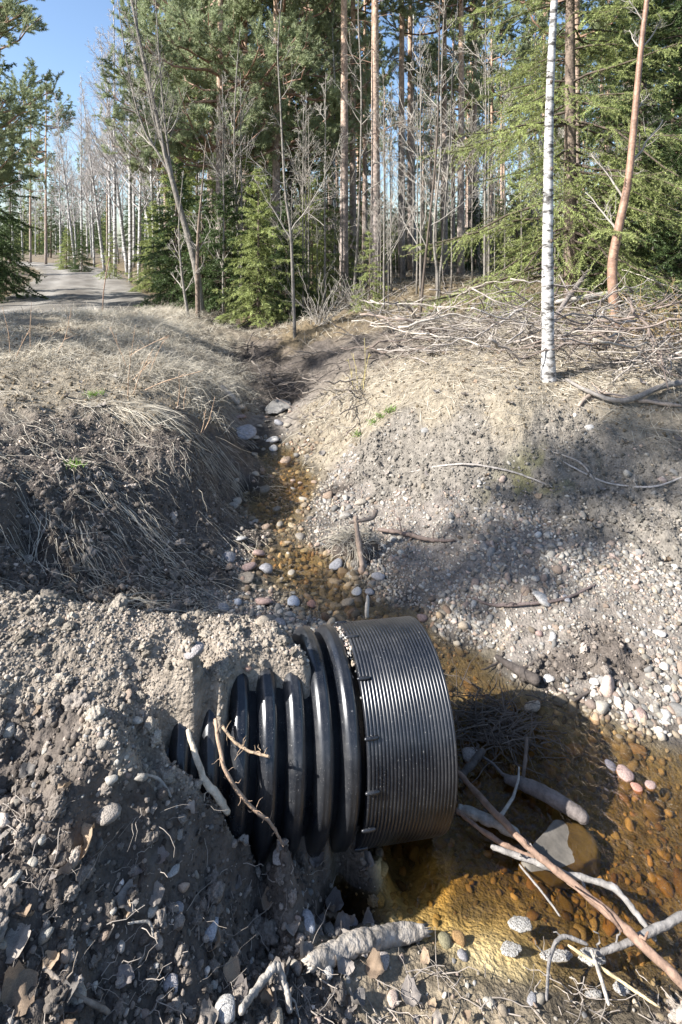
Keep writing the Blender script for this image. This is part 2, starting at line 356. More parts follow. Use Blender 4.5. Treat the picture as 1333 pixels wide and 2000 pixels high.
# mirror share of a water surface (Schlick), the same from above and below
ge = N.new('ShaderNodeNewGeometry'); dt = N.new('ShaderNodeVectorMath'); dt.operation = 'DOT_PRODUCT'; L.new(ge.outputs['Incoming'], dt.inputs[1])
def mth(op, a, b):
    q = N.new('ShaderNodeMath'); q.operation = op
    for i_, v_ in enumerate((a, b)):
        if v_ is None: continue
        if isinstance(v_, (int, float)): q.inputs[i_].default_value = v_
        else: L.new(v_, q.inputs[i_])
    return q.outputs[0]
fr = mth('ADD', mth('MULTIPLY', mth('POWER', mth('SUBTRACT', 1.0, mth('MINIMUM', mth('ABSOLUTE', dt.outputs['Value'], None), 1.0)), 5.0), .95), .05)
at = N.new('ShaderNodeAttribute'); at.attribute_name = 'clear'; L.new(at.outputs['Color'], tr.inputs['Color'])
tc = N.new('ShaderNodeTexCoord'); mp = N.new('ShaderNodeMapping'); mp.inputs['Scale'].default_value = (1.4, 1, 1)
nn = N.new('ShaderNodeTexNoise'); nn.inputs['Scale'].default_value = 20; nn.inputs['Detail'].default_value = 4; nn.inputs['Distortion'].default_value = .8
at2 = N.new('ShaderNodeAttribute'); at2.attribute_name = 'flow'
bp = N.new('ShaderNodeBump'); bp.inputs['Distance'].default_value = .03
L.new(tc.outputs['Object'], mp.inputs[0]); L.new(mp.outputs[0], nn.inputs['Vector']); L.new(nn.outputs['Fac'], bp.inputs['Height']); L.new(at2.outputs['Fac'], bp.inputs['Strength'])
L.new(bp.outputs[0], gl.inputs['Normal']); L.new(bp.outputs[0], dt.inputs[0])
L.new(fr, mx.inputs[0]); L.new(tr.outputs[0], mx.inputs[1]); L.new(gl.outputs[0], mx.inputs[2]); L.new(mx.outputs[0], N['Material Output'].inputs['Surface'])
wme = mesh_np('water', WVs, [inv.reshape(-1, 4)], wm)
d_ = np.clip(dep.ravel()[used], 0, 1)[:, None]
clear = np.exp(-d_ * np.array([3.8, 6.2, 12.]))
ca = wme.color_attributes.new('clear', 'FLOAT_COLOR', 'POINT'); ca.data.foreach_set('color', np.c_[clear, np.ones(len(clear))].astype(np.float32).ravel())
fl = np.where(WVs[:, 1] > 3.3, 1., np.clip((WVs[:, 0] - .5) * 1.1, .45, 1.))
fa = wme.attributes.new('flow', 'FLOAT', 'POINT'); fa.data.foreach_set('value', fl.astype(np.float32))
tag(obj('stream_water', wme), kind='structure')

# ---------------------------------------------------------------- culvert pipe
def revolve(prof, k=112, wob=0.):
    """prof: (s, r) pairs along the axis, closed loop"""
    p = np.array(prof); a = np.arange(k) * 2 * np.pi / k
    ring = np.cos(a)[:, None] * PU + np.sin(a)[:, None] * PV
    rr = p[:, 1][:, None] * (1 + wob * np.sin(2 * a + .6)[None])
    V = p[:, 0][:, None, None] * PA + rr[..., None] * ring[None]
    n = len(p); i = np.arange(n * k).reshape(n, k); i2 = np.roll(i, -1, 0); 
    q = np.stack([i, np.roll(i, -1, 1), np.roll(i2, -1, 1), i2], -1).reshape(-1, 4)
    return V.reshape(-1, 3), [q]
pm = bpy.data.materials.new('black_plastic'); pm.use_nodes = True
t = pm.node_tree; N = t.nodes; L = t.links; p = N['Principled BSDF']
tc = N.new('ShaderNodeTexCoord')
n1 = N.new('ShaderNodeTexNoise'); n1.inputs['Scale'].default_value = 90; n1.inputs['Detail'].default_value = 3
n2 = N.new('ShaderNodeTexNoise'); n2.inputs['Scale'].default_value = 7; n2.inputs['Detail'].default_value = 7; n2.inputs['Roughness'].default_value = .7
n3 = N.new('ShaderNodeTexNoise'); n3.inputs['Scale'].default_value = 240; n3.inputs['Detail'].default_value = 2
for q in (n1, n2, n3): L.new(tc.outputs['Object'], q.inputs['Vector'])
r1 = N.new('ShaderNodeMapRange'); r1.inputs['From Min'].default_value = .70; r1.inputs['From Max'].default_value = .78; L.new(n1.outputs['Fac'], r1.inputs['Value'])
r2 = N.new('ShaderNodeMapRange'); r2.inputs['From Min'].default_value = .42; r2.inputs['From Max'].default_value = .78; r2.inputs['To Max'].default_value = .12; L.new(n2.outputs['Fac'], r2.inputs['Value'])
r3 = N.new('ShaderNodeMapRange'); r3.inputs['From Min'].default_value = .65; r3.inputs['From Max'].default_value = .76; r3.inputs['To Max'].default_value = .6; L.new(n3.outputs['Fac'], r3.inputs['Value'])
a1 = N.new('ShaderNodeMath'); a1.operation = 'MAXIMUM'; L.new(r1.outputs[0], a1.inputs[0]); L.new(r2.outputs[0], a1.inputs[1])
a2 = N.new('ShaderNodeMath'); a2.operation = 'MAXIMUM'; L.new(a1.outputs[0], a2.inputs[0]); L.new(r3.outputs[0], a2.inputs[1])
mc = N.new('ShaderNodeMix'); mc.data_type = 'RGBA'; mc.inputs['A'].default_value = (.0095, .011, .0145, 1); mc.inputs['B'].default_value = (.30, .285, .265, 1)
sx = N.new('ShaderNodeSeparateXYZ'); L.new(tc.outputs['Object'], sx.inputs[0])
zr = N.new('ShaderNodeMapRange'); zr.inputs['From Min'].default_value = -.2; zr.inputs['From Max'].default_value = -.34; L.new(sx.outputs['Z'], zr.inputs['Value'])
n4 = N.new('ShaderNodeTexNoise'); n4.inputs['Scale'].default_value = 3.2; n4.inputs['Detail'].default_value = 8; n4.inputs['Roughness'].default_value = .75; L.new(tc.outputs['Object'], n4.inputs['Vector'])
r4 = N.new('ShaderNodeMapRange'); r4.inputs['From Min'].default_value = .52; r4.inputs['From Max'].default_value = .72; r4.inputs['To Max'].default_value = .2; L.new(n4.outputs['Fac'], r4.inputs['Value'])
m4 = N.new('ShaderNodeMath'); m4.operation = 'MULTIPLY'; L.new(zr.outputs[0], m4.inputs[0]); L.new(n4.outputs['Fac'], m4.inputs[1])
a3 = N.new('ShaderNodeMath'); a3.operation = 'MAXIMUM'; L.new(a2.outputs[0], a3.inputs[0]); L.new(r4.outputs[0], a3.inputs[1])
a4 = N.new('ShaderNodeMath'); a4.operation = 'MAXIMUM'; L.new(a3.outputs[0], a4.inputs[0]); L.new(m4.outputs[0], a4.inputs[1])
L.new(a4.outputs[0], mc.inputs['Factor']); L.new(mc.outputs['Result'], p.inputs['Base Color'])
mr = N.new('ShaderNodeMapRange'); mr.inputs['To Min'].default_value = .16; mr.inputs['To Max'].default_value = .46; L.new(n2.outputs['Fac'], mr.inputs['Value']); L.new(mr.outputs[0], p.inputs['Roughness'])
p.inputs['Specular IOR Level'].default_value = .6
pipe = tag(empty('culvert_pipe', tuple(PC)), 'black corrugated plastic culvert pipe sticking out of the sandy fill', 'pipe')
RB = .338
V, Fc = revolve([(-2.2, RB), (-.30, RB), (-.30, RB - .03), (-2.2, RB - .03)]); obj('barrel', mesh_np('barrel', V, Fc, pm), pipe)
PITCH, HWD = .1125, .0435
def ribprof(s0):
    out = []
    for tt in np.linspace(-1, 1, 15):
        e = (1 - abs(tt) ** 2.6) ** (1 / 2.2)
        rr = RB - .006 + .064 * e + (.0022 if abs(abs(tt) - .28) < .05 else 0)
        out.append((s0 + HWD * tt, rr))
    out += [(s0 + HWD, RB - .02), (s0 - HWD, RB - .02)]
    return out
for i in range(12):
    V, Fc = revolve(ribprof(-.392 - .058 - PITCH * i), wob=.004); obj('rib', mesh_np('rib', V, Fc, pm), pipe)
LC = .392
cp = []; nr = 25
for i in range(nr):
    for f, dr in ((.05, 0), (.22, .0048), (.5, .006), (.78, .0048), (.95, 0)):
        s = -LC + LC * (i + f) / nr; cp.append((s, .391 + dr + .004 * (s + LC) / LC))
cp = [(-LC, .36), (-LC, .384)] + cp + [(0, .393), (0.002, .385), (0, .362)]
V, Fc = revolve(cp, 128, wob=-.006); collar = obj('collar', mesh_np('collar', V, Fc, pm), pipe)
for ang in (62, 33, 8, -14, -36, 92, 120, 150, 180, 210):
    a = math.radians(ang); rad = math.cos(a) * PU + math.sin(a) * PV
    P0 = [PA * s + rad * .3985 for s in (-LC - .012, -LC - .004, -LC + .02, -LC + .042, -LC + .05)]
    V, Fc = tubes(np.array(P0), np.array([.003, .0075, .0085, .0075, .003]), 8); obj('lug', mesh_np('lug', V, Fc, pm), collar)

# ---------------------------------------------------------------- instanced loose material
def ico():
    import bmesh
    bm = bmesh.new(); bmesh.ops.create_icosphere(bm, subdivisions=2, radius=1)
    V = np.array([v.co[:] for v in bm.verts]); Fc = np.array([[v.index for v in f.verts] for f in bm.faces]); bm.free(); return V, Fc
IV, IF = ico()
def n3d(V, s, f):
    return (noise(V[:, 0] * f + V[:, 2] * .7, V[:, 1] * f + 3.1, s) + noise(V[:, 1] * f - 5, V[:, 2] * f + V[:, 0] * .5, s + 1) + noise(V[:, 2] * f + 2, V[:, 0] * f - V[:, 1] * .6, s + 2)) / 3
def stone_mesh(name, s, m, ang=0., rough=.22):
    r = np.random.default_rng(s)
    V = IV * (1 + rough * n3d(IV, s, 1.3)[:, None] + .1 * n3d(IV, s + 9, 3)[:, None])
    if ang:
        for k in range(11):
            d = norm(r.normal(size=3)); e = .55 + .25 * r.random(); q = V @ d; V = V - np.maximum(q - e, 0)[:, None] * d * ang
    V = V * np.array([1, r.uniform(.68, .92), r.uniform(.48, .72)])
    return mesh_np(name, V, [IF], m, smooth=True)
def clod_mesh(name, s, m):
    V = IV * (1 + .55 * n3d(IV, s, 1.9)[:, None] + .3 * n3d(IV, s + 5, 4.5)[:, None]); return mesh_np(name, V * np.array([1, .9, .7]), [IF], m, smooth=True)
SM = [stone_mesh('pebble_shape', 100 + i, M['stone'], ang=(.95 if i % 3 == 0 else .6)) for i in range(9)]
def proto_collection(name, meshes):
    c = bpy.data.collections.new(name)
    for i, m in enumerate(meshes):
        c.objects.link(bpy.data.objects.new(name + '_%02d' % i, m))
    return c
GC = proto_collection('gravel_shapes', [stone_mesh('gravel_shape', 200 + i, M['gravel'], ang=(.95 if i % 2 == 0 else .6)) for i in range(8)])
def clump_mesh(name, sd, m):
    import bmesh
    bm = bmesh.new(); bmesh.ops.create_icosphere(bm, subdivisions=4, radius=1); V = np.array([v.co[:] for v in bm.verts]); Fc = np.array([[v.index for v in f.verts] for f in bm.faces]); bm.free()
    V = V * (1 + .7 * n3d(V, sd, 1.5) + .5 * n3d(V, sd + 5, 3.6) + .35 * n3d(V, sd + 11, 8.) + .22 * n3d(V, sd + 17, 15))[:, None]
    return mesh_np(name, V * np.array([1, .85, .62]), [Fc], m)
KC = proto_collection('clump_shapes', [clump_mesh('clump_shape', 700 + i * 3, M['clod']) for i in range(8)])
CC = proto_collection('clod_shapes', [clod_mesh('clod_shape', 300 + i, M['clod']) for i in range(8)])
def scatter(name, coll, P, scale, tint, label, cat):
    n = len(P); me = bpy.data.meshes.new(name); me.vertices.add(n); me.vertices.foreach_set('co', np.asarray(P, np.float32).ravel())
    def at(nm, ty, key, v): a = me.attributes.new(nm, ty, 'POINT'); a.data.foreach_set(key, np.asarray(v, np.int32 if ty == 'INT' else np.float32).ravel())
    at('rot', 'FLOAT_VECTOR', 'vector', np.c_[rng.normal(0, .5, (n, 2)), rng.uniform(0, 6.3, n)])
    at('scl', 'FLOAT', 'value', scale); at('idx', 'INT', 'value', rng.integers(0, 8, n)); at('tint', 'FLOAT_COLOR', 'color', np.c_[tint, np.ones(n)])
    g = bpy.data.node_groups.new(name, 'GeometryNodeTree')
    g.interface.new_socket('Geometry', in_out='INPUT', socket_type='NodeSocketGeometry'); g.interface.new_socket('Geometry', in_out='OUTPUT', socket_type='NodeSocketGeometry')
    gi_ = g.nodes.new('NodeGroupInput'); go = g.nodes.new('NodeGroupOutput')
    ip = g.nodes.new('GeometryNodeInstanceOnPoints'); ci = g.nodes.new('GeometryNodeCollectionInfo')
    ci.inputs['Collection'].default_value = coll; ci.inputs['Separate Children'].default_value = True; ci.inputs['Reset Children'].default_value = True
    def na(nm, ty): q = g.nodes.new('GeometryNodeInputNamedAttribute'); q.data_type = ty; q.inputs['Name'].default_value = nm; return q
    ra = na('rot', 'FLOAT_VECTOR'); sa = na('scl', 'FLOAT'); ia = na('idx', 'INT')
    e2r = g.nodes.new('FunctionNodeEulerToRotation')
    l = g.links.new
    l(gi_.outputs[0], ip.inputs['Points']); l(ci.outputs[0], ip.inputs['Instance']); ip.inputs['Pick Instance'].default_value = True
    l(ia.outputs['Attribute'], ip.inputs['Instance Index']); l(ra.outputs['Attribute'], e2r.inputs[0]); l(e2r.outputs[0], ip.inputs['Rotation']); l(sa.outputs['Attribute'], ip.inputs['Scale'])
    l(ip.outputs[0], go.inputs[0])
    o = obj(name, me); md = o.modifiers.new('scatter', 'NODES'); md.node_group = g
    return tag(o, label, cat, kind='stuff')
def sample(n, x0, x1, y0, y1, zones, thr=.5, near=0.):
    """random spots in this rectangle where these zones rule; near > 0 crowds them towards small y"""
    X = rng.uniform(x0, x1, n); Y = y0 + (y1 - y0) * rng.random(n) ** (1 + near)
    k = np.abs(X) < .75 * Y + .9; X = X[k]; Y = Y[k]
    h, zw = Hz(X, Y)
    wt = sum(zw[:, ZK.index(q)] for q in zones)
    keep = rng.random(len(X)) < np.clip((wt - thr) * 4 + .5, 0, 1)
    rd = chunked(_rd, X, Y); keep &= rd > 2.5
    return np.stack([X, Y, h], 1)[keep]
PAL = np.array([(.34, .325, .30), (.27, .26, .25), (.40, .38, .345), (.33, .265, .22), (.29, .25, .20), (.21, .21, .21), (.44, .42, .385), (.35, .285, .255), (.31, .31, .31), (.25, .235, .21)]) * np.array([1.0, .955, .88])
def tints(n, k=1., sp=.2): return np.clip(PAL[rng.integers(0, len(PAL), n)] * k * np.exp(rng.normal(0, sp, (n, 1))), .02, .7)
def wetten(P, T):
    d = sstep(.02, -.01, P[:, 2] - wl(P[:, 1]))[:, None]; return T * (1 - d * (1 - np.array([.8, .72, .6])))
def inpipe(P):
    r = P - PC; s = r @ PA; q = r - s[:, None] * PA; return (np.linalg.norm(q, axis=1) < .41) & (s < .06)
def lift(P, s, f=.2): P = P.copy(); P[:, 2] += s * f; return P
# gravel bar
P1 = sample(110000, -1.6, 4.2, 3.0, 7.2, 'G', .45); s1 = np.exp(rng.normal(math.log(.0095), .5, len(P1)))
P2 = sample(34000, -1.2, 4.2, 1.5, 9.0, 'B', .4); s2 = np.exp(rng.normal(math.log(.011), .55, len(P2))) * np.where(P2[:, 1] > 3.8, 1.7, 1.)
P3 = sample(9000, -2.2, 3.0, 1.0, 4.2, 'DK', .5, .3); s3 = np.exp(rng.normal(math.log(.006), .6, len(P3)))
P4 = sample(14000, -2.0, .2, 1.6, 3.0, 'S', .4); s4 = np.exp(rng.normal(math.log(.0042), .55, len(P4)))
P5 = sample(3500, -.5, 4, 3.2, 6.5, 'M', .5); s5 = np.exp(rng.normal(math.log(.009), .6, len(P5)))
th = rng.normal(100, 14, 160); ss = rng.normal(-.402, .011, 160); rp = RB + .03 + .02 * rng.random(160)
P6 = PC + ss[:, None] * PA + rp[:, None] * (np.cos(np.radians(th))[:, None] * PU + np.sin(np.radians(th))[:, None] * PV); s6 = rng.uniform(.004, .011, 160)
GP = np.concatenate([P1, P2, P3, P4, P5]); GS = np.concatenate([s1, s2, s3.clip(.002, .02), s4.clip(.002, .010), s5]).clip(.002, .042)
GT = np.concatenate([tints(len(P1), .78, .32), tints(len(P2), .62, .45) * np.array([1.0, .9, .78]), tints(len(P3), .8), tints(len(P4), .85), tints(len(P5), .9)])
GS = GS * np.exp(.38 * fbm(GP[:, 0] * 1.6, GP[:, 1] * 1.6, 3, 55))
k = ~inpipe(GP) & (rng.random(len(GP)) < .85 + .5 * fbm(GP[:, 0] * 2.3, GP[:, 1] * 2.3, 3, 56)); GP = lift(GP[k], GS[k], .1); GS = GS[k]; GT = wetten(GP, GT[k])
GP = np.concatenate([GP, P6]); GS = np.r_[GS, s6]; GT = np.concatenate([GT, tints(160, 1.1)])
scatter('loose_gravel', GC, GP, GS, GT, 'small grey and pink gravel strewn over bar, stream bed and banks', 'gravel')
# clods of earth
Q1 = sample(105000, -2.6, 3.0, .9, 5.8, 'D', .4, .3); c1 = np.exp(rng.normal(math.log(.0042), .6, len(Q1))).clip(.0018, .02)
Q2 = sample(40000, -2.4, .4, 1.5, 3.0, 'S', .4); c2 = np.exp(rng.normal(math.log(.0036), .5, len(Q2))).clip(.002, .011)
Q3 = sample(42000, -1, 4.2, 3.6, 7, 'M', .4); c3 = np.exp(rng.normal(math.log(.0055), .55, len(Q3))).clip(.0025, .02)
Q4 = sample(20000, -4.5, 3.5, 3.6, 8.5, 'L', .4); c4 = np.exp(rng.normal(math.log(.006), .5, len(Q4))).clip(.0025, .02)
CP = np.concatenate([Q1, Q2, Q3, Q4]); CS = np.concatenate([c1, c2, c3, c4])
def ct(c, n, sp): return np.array(c) * np.exp(rng.normal(0, sp, (n, 1)))
CT = np.concatenate([ct((.155, .13, .108), len(Q1), .55), ct((.28, .24, .195), len(Q2), .32), ct((.195, .175, .148), len(Q3), .3), ct((.19, .15, .10), len(Q4), .4)])
k = ~inpipe(CP); scatter('earth_clods', CC, lift(CP[k], CS[k], .25), CS[k], CT[k], 'brown crumbs and clods of dug earth covering the banks', 'earth')

U1 = sample(4200, -2.2, 1.6, 1.1, 4.6, 'D', .5, .3); U2 = sample(420, -2.2, .1, 1.7, 2.8, 'S', .5); U3 = sample(420, .2, 4, 4.3, 6.2, 'M', .6)
UP = np.concatenate([U1, U2, U3]); US = np.exp(rng.normal(math.log(.015), .45, len(UP))).clip(.006, .042); UT = np.concatenate([ct((.20, .172, .145), len(U1), .3), ct((.27, .235, .19), len(U2), .2), ct((.17, .155, .13), len(U3), .2)])
k = ~inpipe(UP); scatter('earth_lumps', KC, lift(UP[k], US[k], .12), US[k], UT[k], 'rough lumps of earth broken out of the banks', 'earth')

# ---------------------------------------------------------------- single stones
stone_xy = []
def stone(px, py, wpx, col, label, group=None, flat=1., sink=.3, mi=None, cat='stone', name='stone', P=None, r=None, rz=None):
    if P is None: P = hits([(px, py)])[0]
    if r is None: r = wpx / F * P[1] / 2
    o = obj(name, SM[mi if mi is not None else rng.choice([0, 3, 6, 0, 3, 6, 1, 2, 4, 5, 7, 8])])
    o.location = (P[0], P[1], P[2] + r * (.55 - sink) * flat); o.scale = (r, r, r * flat)
    o.rotation_euler = (rng.normal(0, .2), rng.normal(0, .2), rng.uniform(0, 6.28) if rz is None else rz)
    o.color = (*col, 1)
    stone_xy.append((P[0], P[1], r))
    return tag(o, label, cat, group)
GREY, PINK, PALE, TAN, WETB, DARK = (.26, .255, .26), (.31, .22, .19), (.42, .40, .37), (.31, .26, .20), (.16, .12, .08), (.12, .11, .12)
for a in [
    (1060, 1172, 56, PALE, 'large pale angular stone lying flat on the gravel bar', .5, 0), (1107, 1172, 26, GREY, 'round grey stone just right of the large pale slab on the gravel', .8, 1),
    (1042, 1384, 36, TAN, 'round tan stone at the water edge right of the pipe collar', .95, 1), (1255, 1400, 30, PINK, 'pink egg-shaped stone on the right shore of the pool', 1.1, 4),
    (1231, 1397, 18, PINK, 'small pink stone beside the larger pink egg-shaped one', .9, 2), (1297, 1398, 30, PALE, 'pale rounded stone on the right shore near the frame edge', .8, 5),
    (1222, 1510, 42, PINK, 'brownish pink stone half sunk in the shallow right of the pool', .7, 7), (1245, 1538, 26, (.38, .2, .15), 'reddish stone in the shallow below a larger brownish one', .8, 8), (1270, 1535, 24, PINK, 'light pink stone wet in the shallow by the right edge', .8, 4),
    (1195, 1495, 30, DARK, 'dark wet stone in the shallow left of the brownish pink one', .8, 2),
    (919, 1478, 42, (.30, .26, .23), 'grey brown stone lodged in the debris beside the pipe mouth', .8, 5), (1290, 1240, 26, PALE, 'pale oval stone on the gravel bar at the right', .7, 1),
    (1080, 1247, 22, PALE, 'whitish round stone on the brown patch of the gravel bar', .9, 1), (1055, 1240, 20, PINK, 'pinkish round stone left of a whitish one on the gravel', .9, 2), (1073, 1327, 30, PALE, 'pale angular stone on mud above the pool', .6, 0), (1163, 1333, 24, PALE, 'pale blunt stone on mud near the small shore sticks', .7, 3),
    (740, 1130, 32, GREY, 'rounded grey stone by the stick of the root clump', .9, 1), (697, 1156, 28, PALE, 'pale flat stone in the water below the root clump', .6, 4), (722, 1158, 22, GREY, 'small pale grey stone touching the foot of the clump stick', .8, 5), (658, 1105, 40, GREY, 'broad grey stone left of the root clump', .6, 7),
    (470, 799, 38, TAN, 'rounded tan boulder on the left side of the upstream channel', .8, 1), (478, 848, 58, (.30, .29, .29), 'broad flat grey boulder at the left edge of the upstream channel', .5, 5), (494, 856, 28, PALE, 'pale stone in front of the broad flat grey boulder', .6, 4), (470, 816, 28, PINK, 'pinkish boulder below the rounded tan one upstream', .6, 2),
    (545, 828, 24, GREY, 'round grey stone standing in the stream below the froth', .95, 1), (533, 861, 34, PALE, 'pale oval stone in the middle of the upstream channel', .6, 2), (535, 878, 22, PALE, 'small white stone below the pale oval one in the stream', .6, 4),
    (485, 1112, 40, PINK, 'purple pink stone in the pile on the left shore', .7, 2), (480, 1131, 44, TAN, 'long tan stone in front of the pile on the left shore', .55, 8), (521, 1113, 40, GREY, 'grey wedge stone at the water side of the left shore pile', .7, 0), (470, 1052, 30, PALE, 'white flat stone at the left rim of the stream', .45, 4), (505, 1082, 34, PINK, 'pink brown stone leaning at the rim above the left shore pile', .6, 7), (448, 1090, 34, GREY, 'grey blue stone at the back of the left shore pile', .7, 3),
    (573, 1178, 36, (.38, .40, .44), 'bluish grey block stone behind the pipe', .8, 0), (515, 1177, 40, PINK, 'brown pink oval stone on the shore behind the buried pipe', .7, 1), (437, 1190, 28, GREY, 'grey stone behind the left part of the fill ridge', .8, 5), (465, 1178, 24, (.36, .38, .42), 'bluish small stone between two pink ones behind the fill', .9, 2), (610, 1180, 24, (.30, .17, .13), 'red brown stone in the water behind the pipe', .7, 4), (825, 1210, 24, PINK, 'pink stone peeping over the pipe collar', .9, 2),
    (513, 1214, 36, TAN, 'flat tan stone lying on top of the fill ridge', .6, 2), (548, 1218, 34, GREY, 'grey angular stone on the ridge beside the first full rib', .6, 0), (380, 1274, 54, (.30, .27, .26), 'large angular grey stone stuck in the face of the fill', .8, 0), (485, 1306, 20, (.42, .27, .2), 'small reddish stone at the lip of the fill above the ribs', .9, 3),
    (603, 1808, 44, (.33, .34, .36), 'round blue grey stone on the bank in front of the pipe', .9, 1), (686, 1806, 40, (.36, .33, .33), 'mauve grey stone near the upper end of the peeled log', .8, 2), (90, 1830, 46, (.30, .28, .24), 'mottled round stone in the lower left leaf litter', .95, 1), (440, 1978, 64, PALE, 'large white angular stone at the bottom edge', .7, 0),
    (212, 1592, 54, (.30, .26, .22), 'tan grey stone half buried in the shaded left slope', .8, 5), (338, 1702, 34, PALE, 'long pale pebble on the shaded slope below the pipe', .5, 8), (332, 1925, 38, (.34, .32, .32), 'grey stone on the crumbly earth at the lower left', .8, 4), (412, 1820, 44, (.36, .37, .39), 'light bluish stone low in the shaded earth', .7, 3), (350, 1774, 30, GREY, 'small bluish stone beside dry leaves on the slope', .7, 2),
    (870, 1840, 32, (.20, .18, .11), 'olive stone at the pool edge by the log', .9, 5), (898, 1833, 34, (.26, .16, .07), 'brown wet stone beside the olive one at the pool edge', .7, 2), (745, 1880, 42, (.38, .33, .29), 'pale brown stone below the peeled log', .7, 3), (905, 1870, 30, (.25, .24, .24), 'grey wedge stone on the clay below the olive stone', .9, 0), (545, 1675, 40, (.36, .33, .30), 'pale stone at the foot of the last ribs', .5, 0),
    (520, 1655, 24, GREY, 'small grey stone wedged under the ribs', .8, 3), (1040, 1955, 30, GREY, 'grey stone on the clay at the lower right', .6, 1)]:
    o = stone(a[0], a[1], a[2], a[3], a[4], flat=a[5], mi=a[6], sink=.62 if 'shallow' in a[4] or 'in the water' in a[4] else .3)
def near_stream(P): P = P[(P[:, 2] < wl(P[:, 1]) + .10) & (P[:, 2] > wl(P[:, 1]) - .09)].copy(); P[:, 2] = np.maximum(P[:, 2], wl(P[:, 1]) - .022); return P
def many(n, pts_fn, lo, hi, pal, label, group, name='pebble'):
    c = 0; tries = 0
    while c < n and tries < 12:
        tries += 1
        P = pts_fn(n * 3)
        P = P[~inpipe(P)]
        for q in P:
            r = lo * (hi / lo) ** (rng.random() ** 1.8)
            if any(abs(q[0] - s[0]) < (r + s[2]) * .85 and abs(q[1] - s[1]) < (r + s[2]) * .85 for s in stone_xy): continue
            o = stone(0, 0, 0, tuple(pal[rng.integers(0, len(pal))] * math.exp(rng.normal(0, .15))), label, group, flat=rng.uniform(.6, 1.), sink=.3, name=name, P=q, r=r, cat='pebble')
            c += 1
            if c >= n: break
many(60, lambda n: sample(n, -.2, 2.8, 3.15, 5.4, 'G', .5), .018, .036, PAL * .85, 'rounded grey or pink pebble bedded in the gravel bar right of the stream', 'pebbles on the gravel bar')
many(130, lambda n: near_stream(sample(n * 2, -1.5, .3, 3.7, 8.4, 'GBD', .4)), .03, .085, PAL * np.array([.85, .82, .78]), 'rounded stone lying in or beside the stream behind the pipe', 'stones along the upstream bed')
many(34, lambda n: sample(n, .4, 2.2, 1.7, 3.3, 'B', .5), .016, .04, PAL * np.array([.9, .78, .62]), 'brownish pebble on the bed of the pool', 'pebbles in the pool')
many(22, lambda n: sample(n, .02, .4, 1.95, 2.4, 'A', .3), .016, .034, np.array([(.42, .30, .13), (.36, .25, .1)]), 'amber tinted pebble under the water in front of the pipe', 'amber pebbles under water')
many(66, lambda n: sample(n, -1.2, .35, 1.35, 2.2, 'DKS', .5), .013, .04, PAL * 1.0, 'grey pebble in the dug earth in front of the pipe', 'pebbles in the foreground earth')

def ico4():
    import bmesh
    bm = bmesh.new(); bmesh.ops.create_icosphere(bm, subdivisions=4, radius=1); V = np.array([v.co[:] for v in bm.verts]); Fc = np.array([[v.index for v in f.verts] for f in bm.faces]); bm.free(); return V, Fc
# flat slab on the pool bed
HV0, HF0 = ico4(); V = HV0.copy()
for k in range(9): d = norm(rng.normal(size=3) * np.array([1, 1, .35])); e = rng.uniform(.5, .8); V = V - np.maximum(V @ d - e, 0)[:, None] * d
V[:, 2] = np.clip(V[:, 2], -.4, .42); V = V * (1 + .07 * n3d(V, 41, 3.) + .04 * n3d(V, 47, 9.))[:, None] * np.array([.2, .15, .10]); gs = hits([(1090, 1655)])[0]
o = obj('slab', mesh_np('slab', V, [HF0], M['stone']), loc=(gs[0], gs[1], -.036), rot=(.05, .09, .5)); o.color = (.13, .115, .095, 1); tag(o, 'flat grey slab breaking the water below the white barked stick', 'slab')

# ---------------------------------------------------------------- single sticks and logs
def poly(pp, n, rr, name, col, label=None, cat=None, group=None, k=7, lifts=None, water=True, rough=.0, m='stick', part_of=None, stubs=0):
    Q = hits([q[:2] for q in pp], water=water)
    wp = np.array([q[2] for q in pp]) / F * Q[:, 1] / 2
    Q[:, 2] += wp * .8 + (0 if lifts is None else np.array(lifts))
    P_ = resample(Q, n); R_ = np.interp(np.linspace(0, 1, n), np.linspace(0, 1, len(wp)), wp)
    big = R_.max() > .03
    P_ = P_ + rng.normal(0, 1, P_.shape) * R_[:, None] * (.03 if big else .1)
    R_ = R_ * (1 + (rough * .35 if big else rough) * rng.normal(0, 1, n)); R_[0] *= .65; R_[-1] *= .55; R_[-2] *= .9
    a = Acc(); a.add(*tubes(P_, R_, k))
    for j in range(stubs):
        i = rng.integers(2, n - 2); d = norm(rng.normal(size=3) + np.array([0, 0, .6])); ln = R_[i] * rng.uniform(3, 14)
        q = P_[i] + d * np.linspace(0, 1, 5)[:, None] * ln + rng.normal(0, .05, (5, 3)) * ln
        a.add(*tubes(q, R_[i] * .45 * np.linspace(1, .4, 5), 5))
    o = obj(name, a.mesh(name, M[m] if isinstance(m, str) else m)); o.color = (*col, 1)
    return tag(o, label, cat, group)
BR, GY, PALEW, DK = (.22, .145, .105), (.21, .195, .18), (.33, .30, .26), (.07, .058, .05)
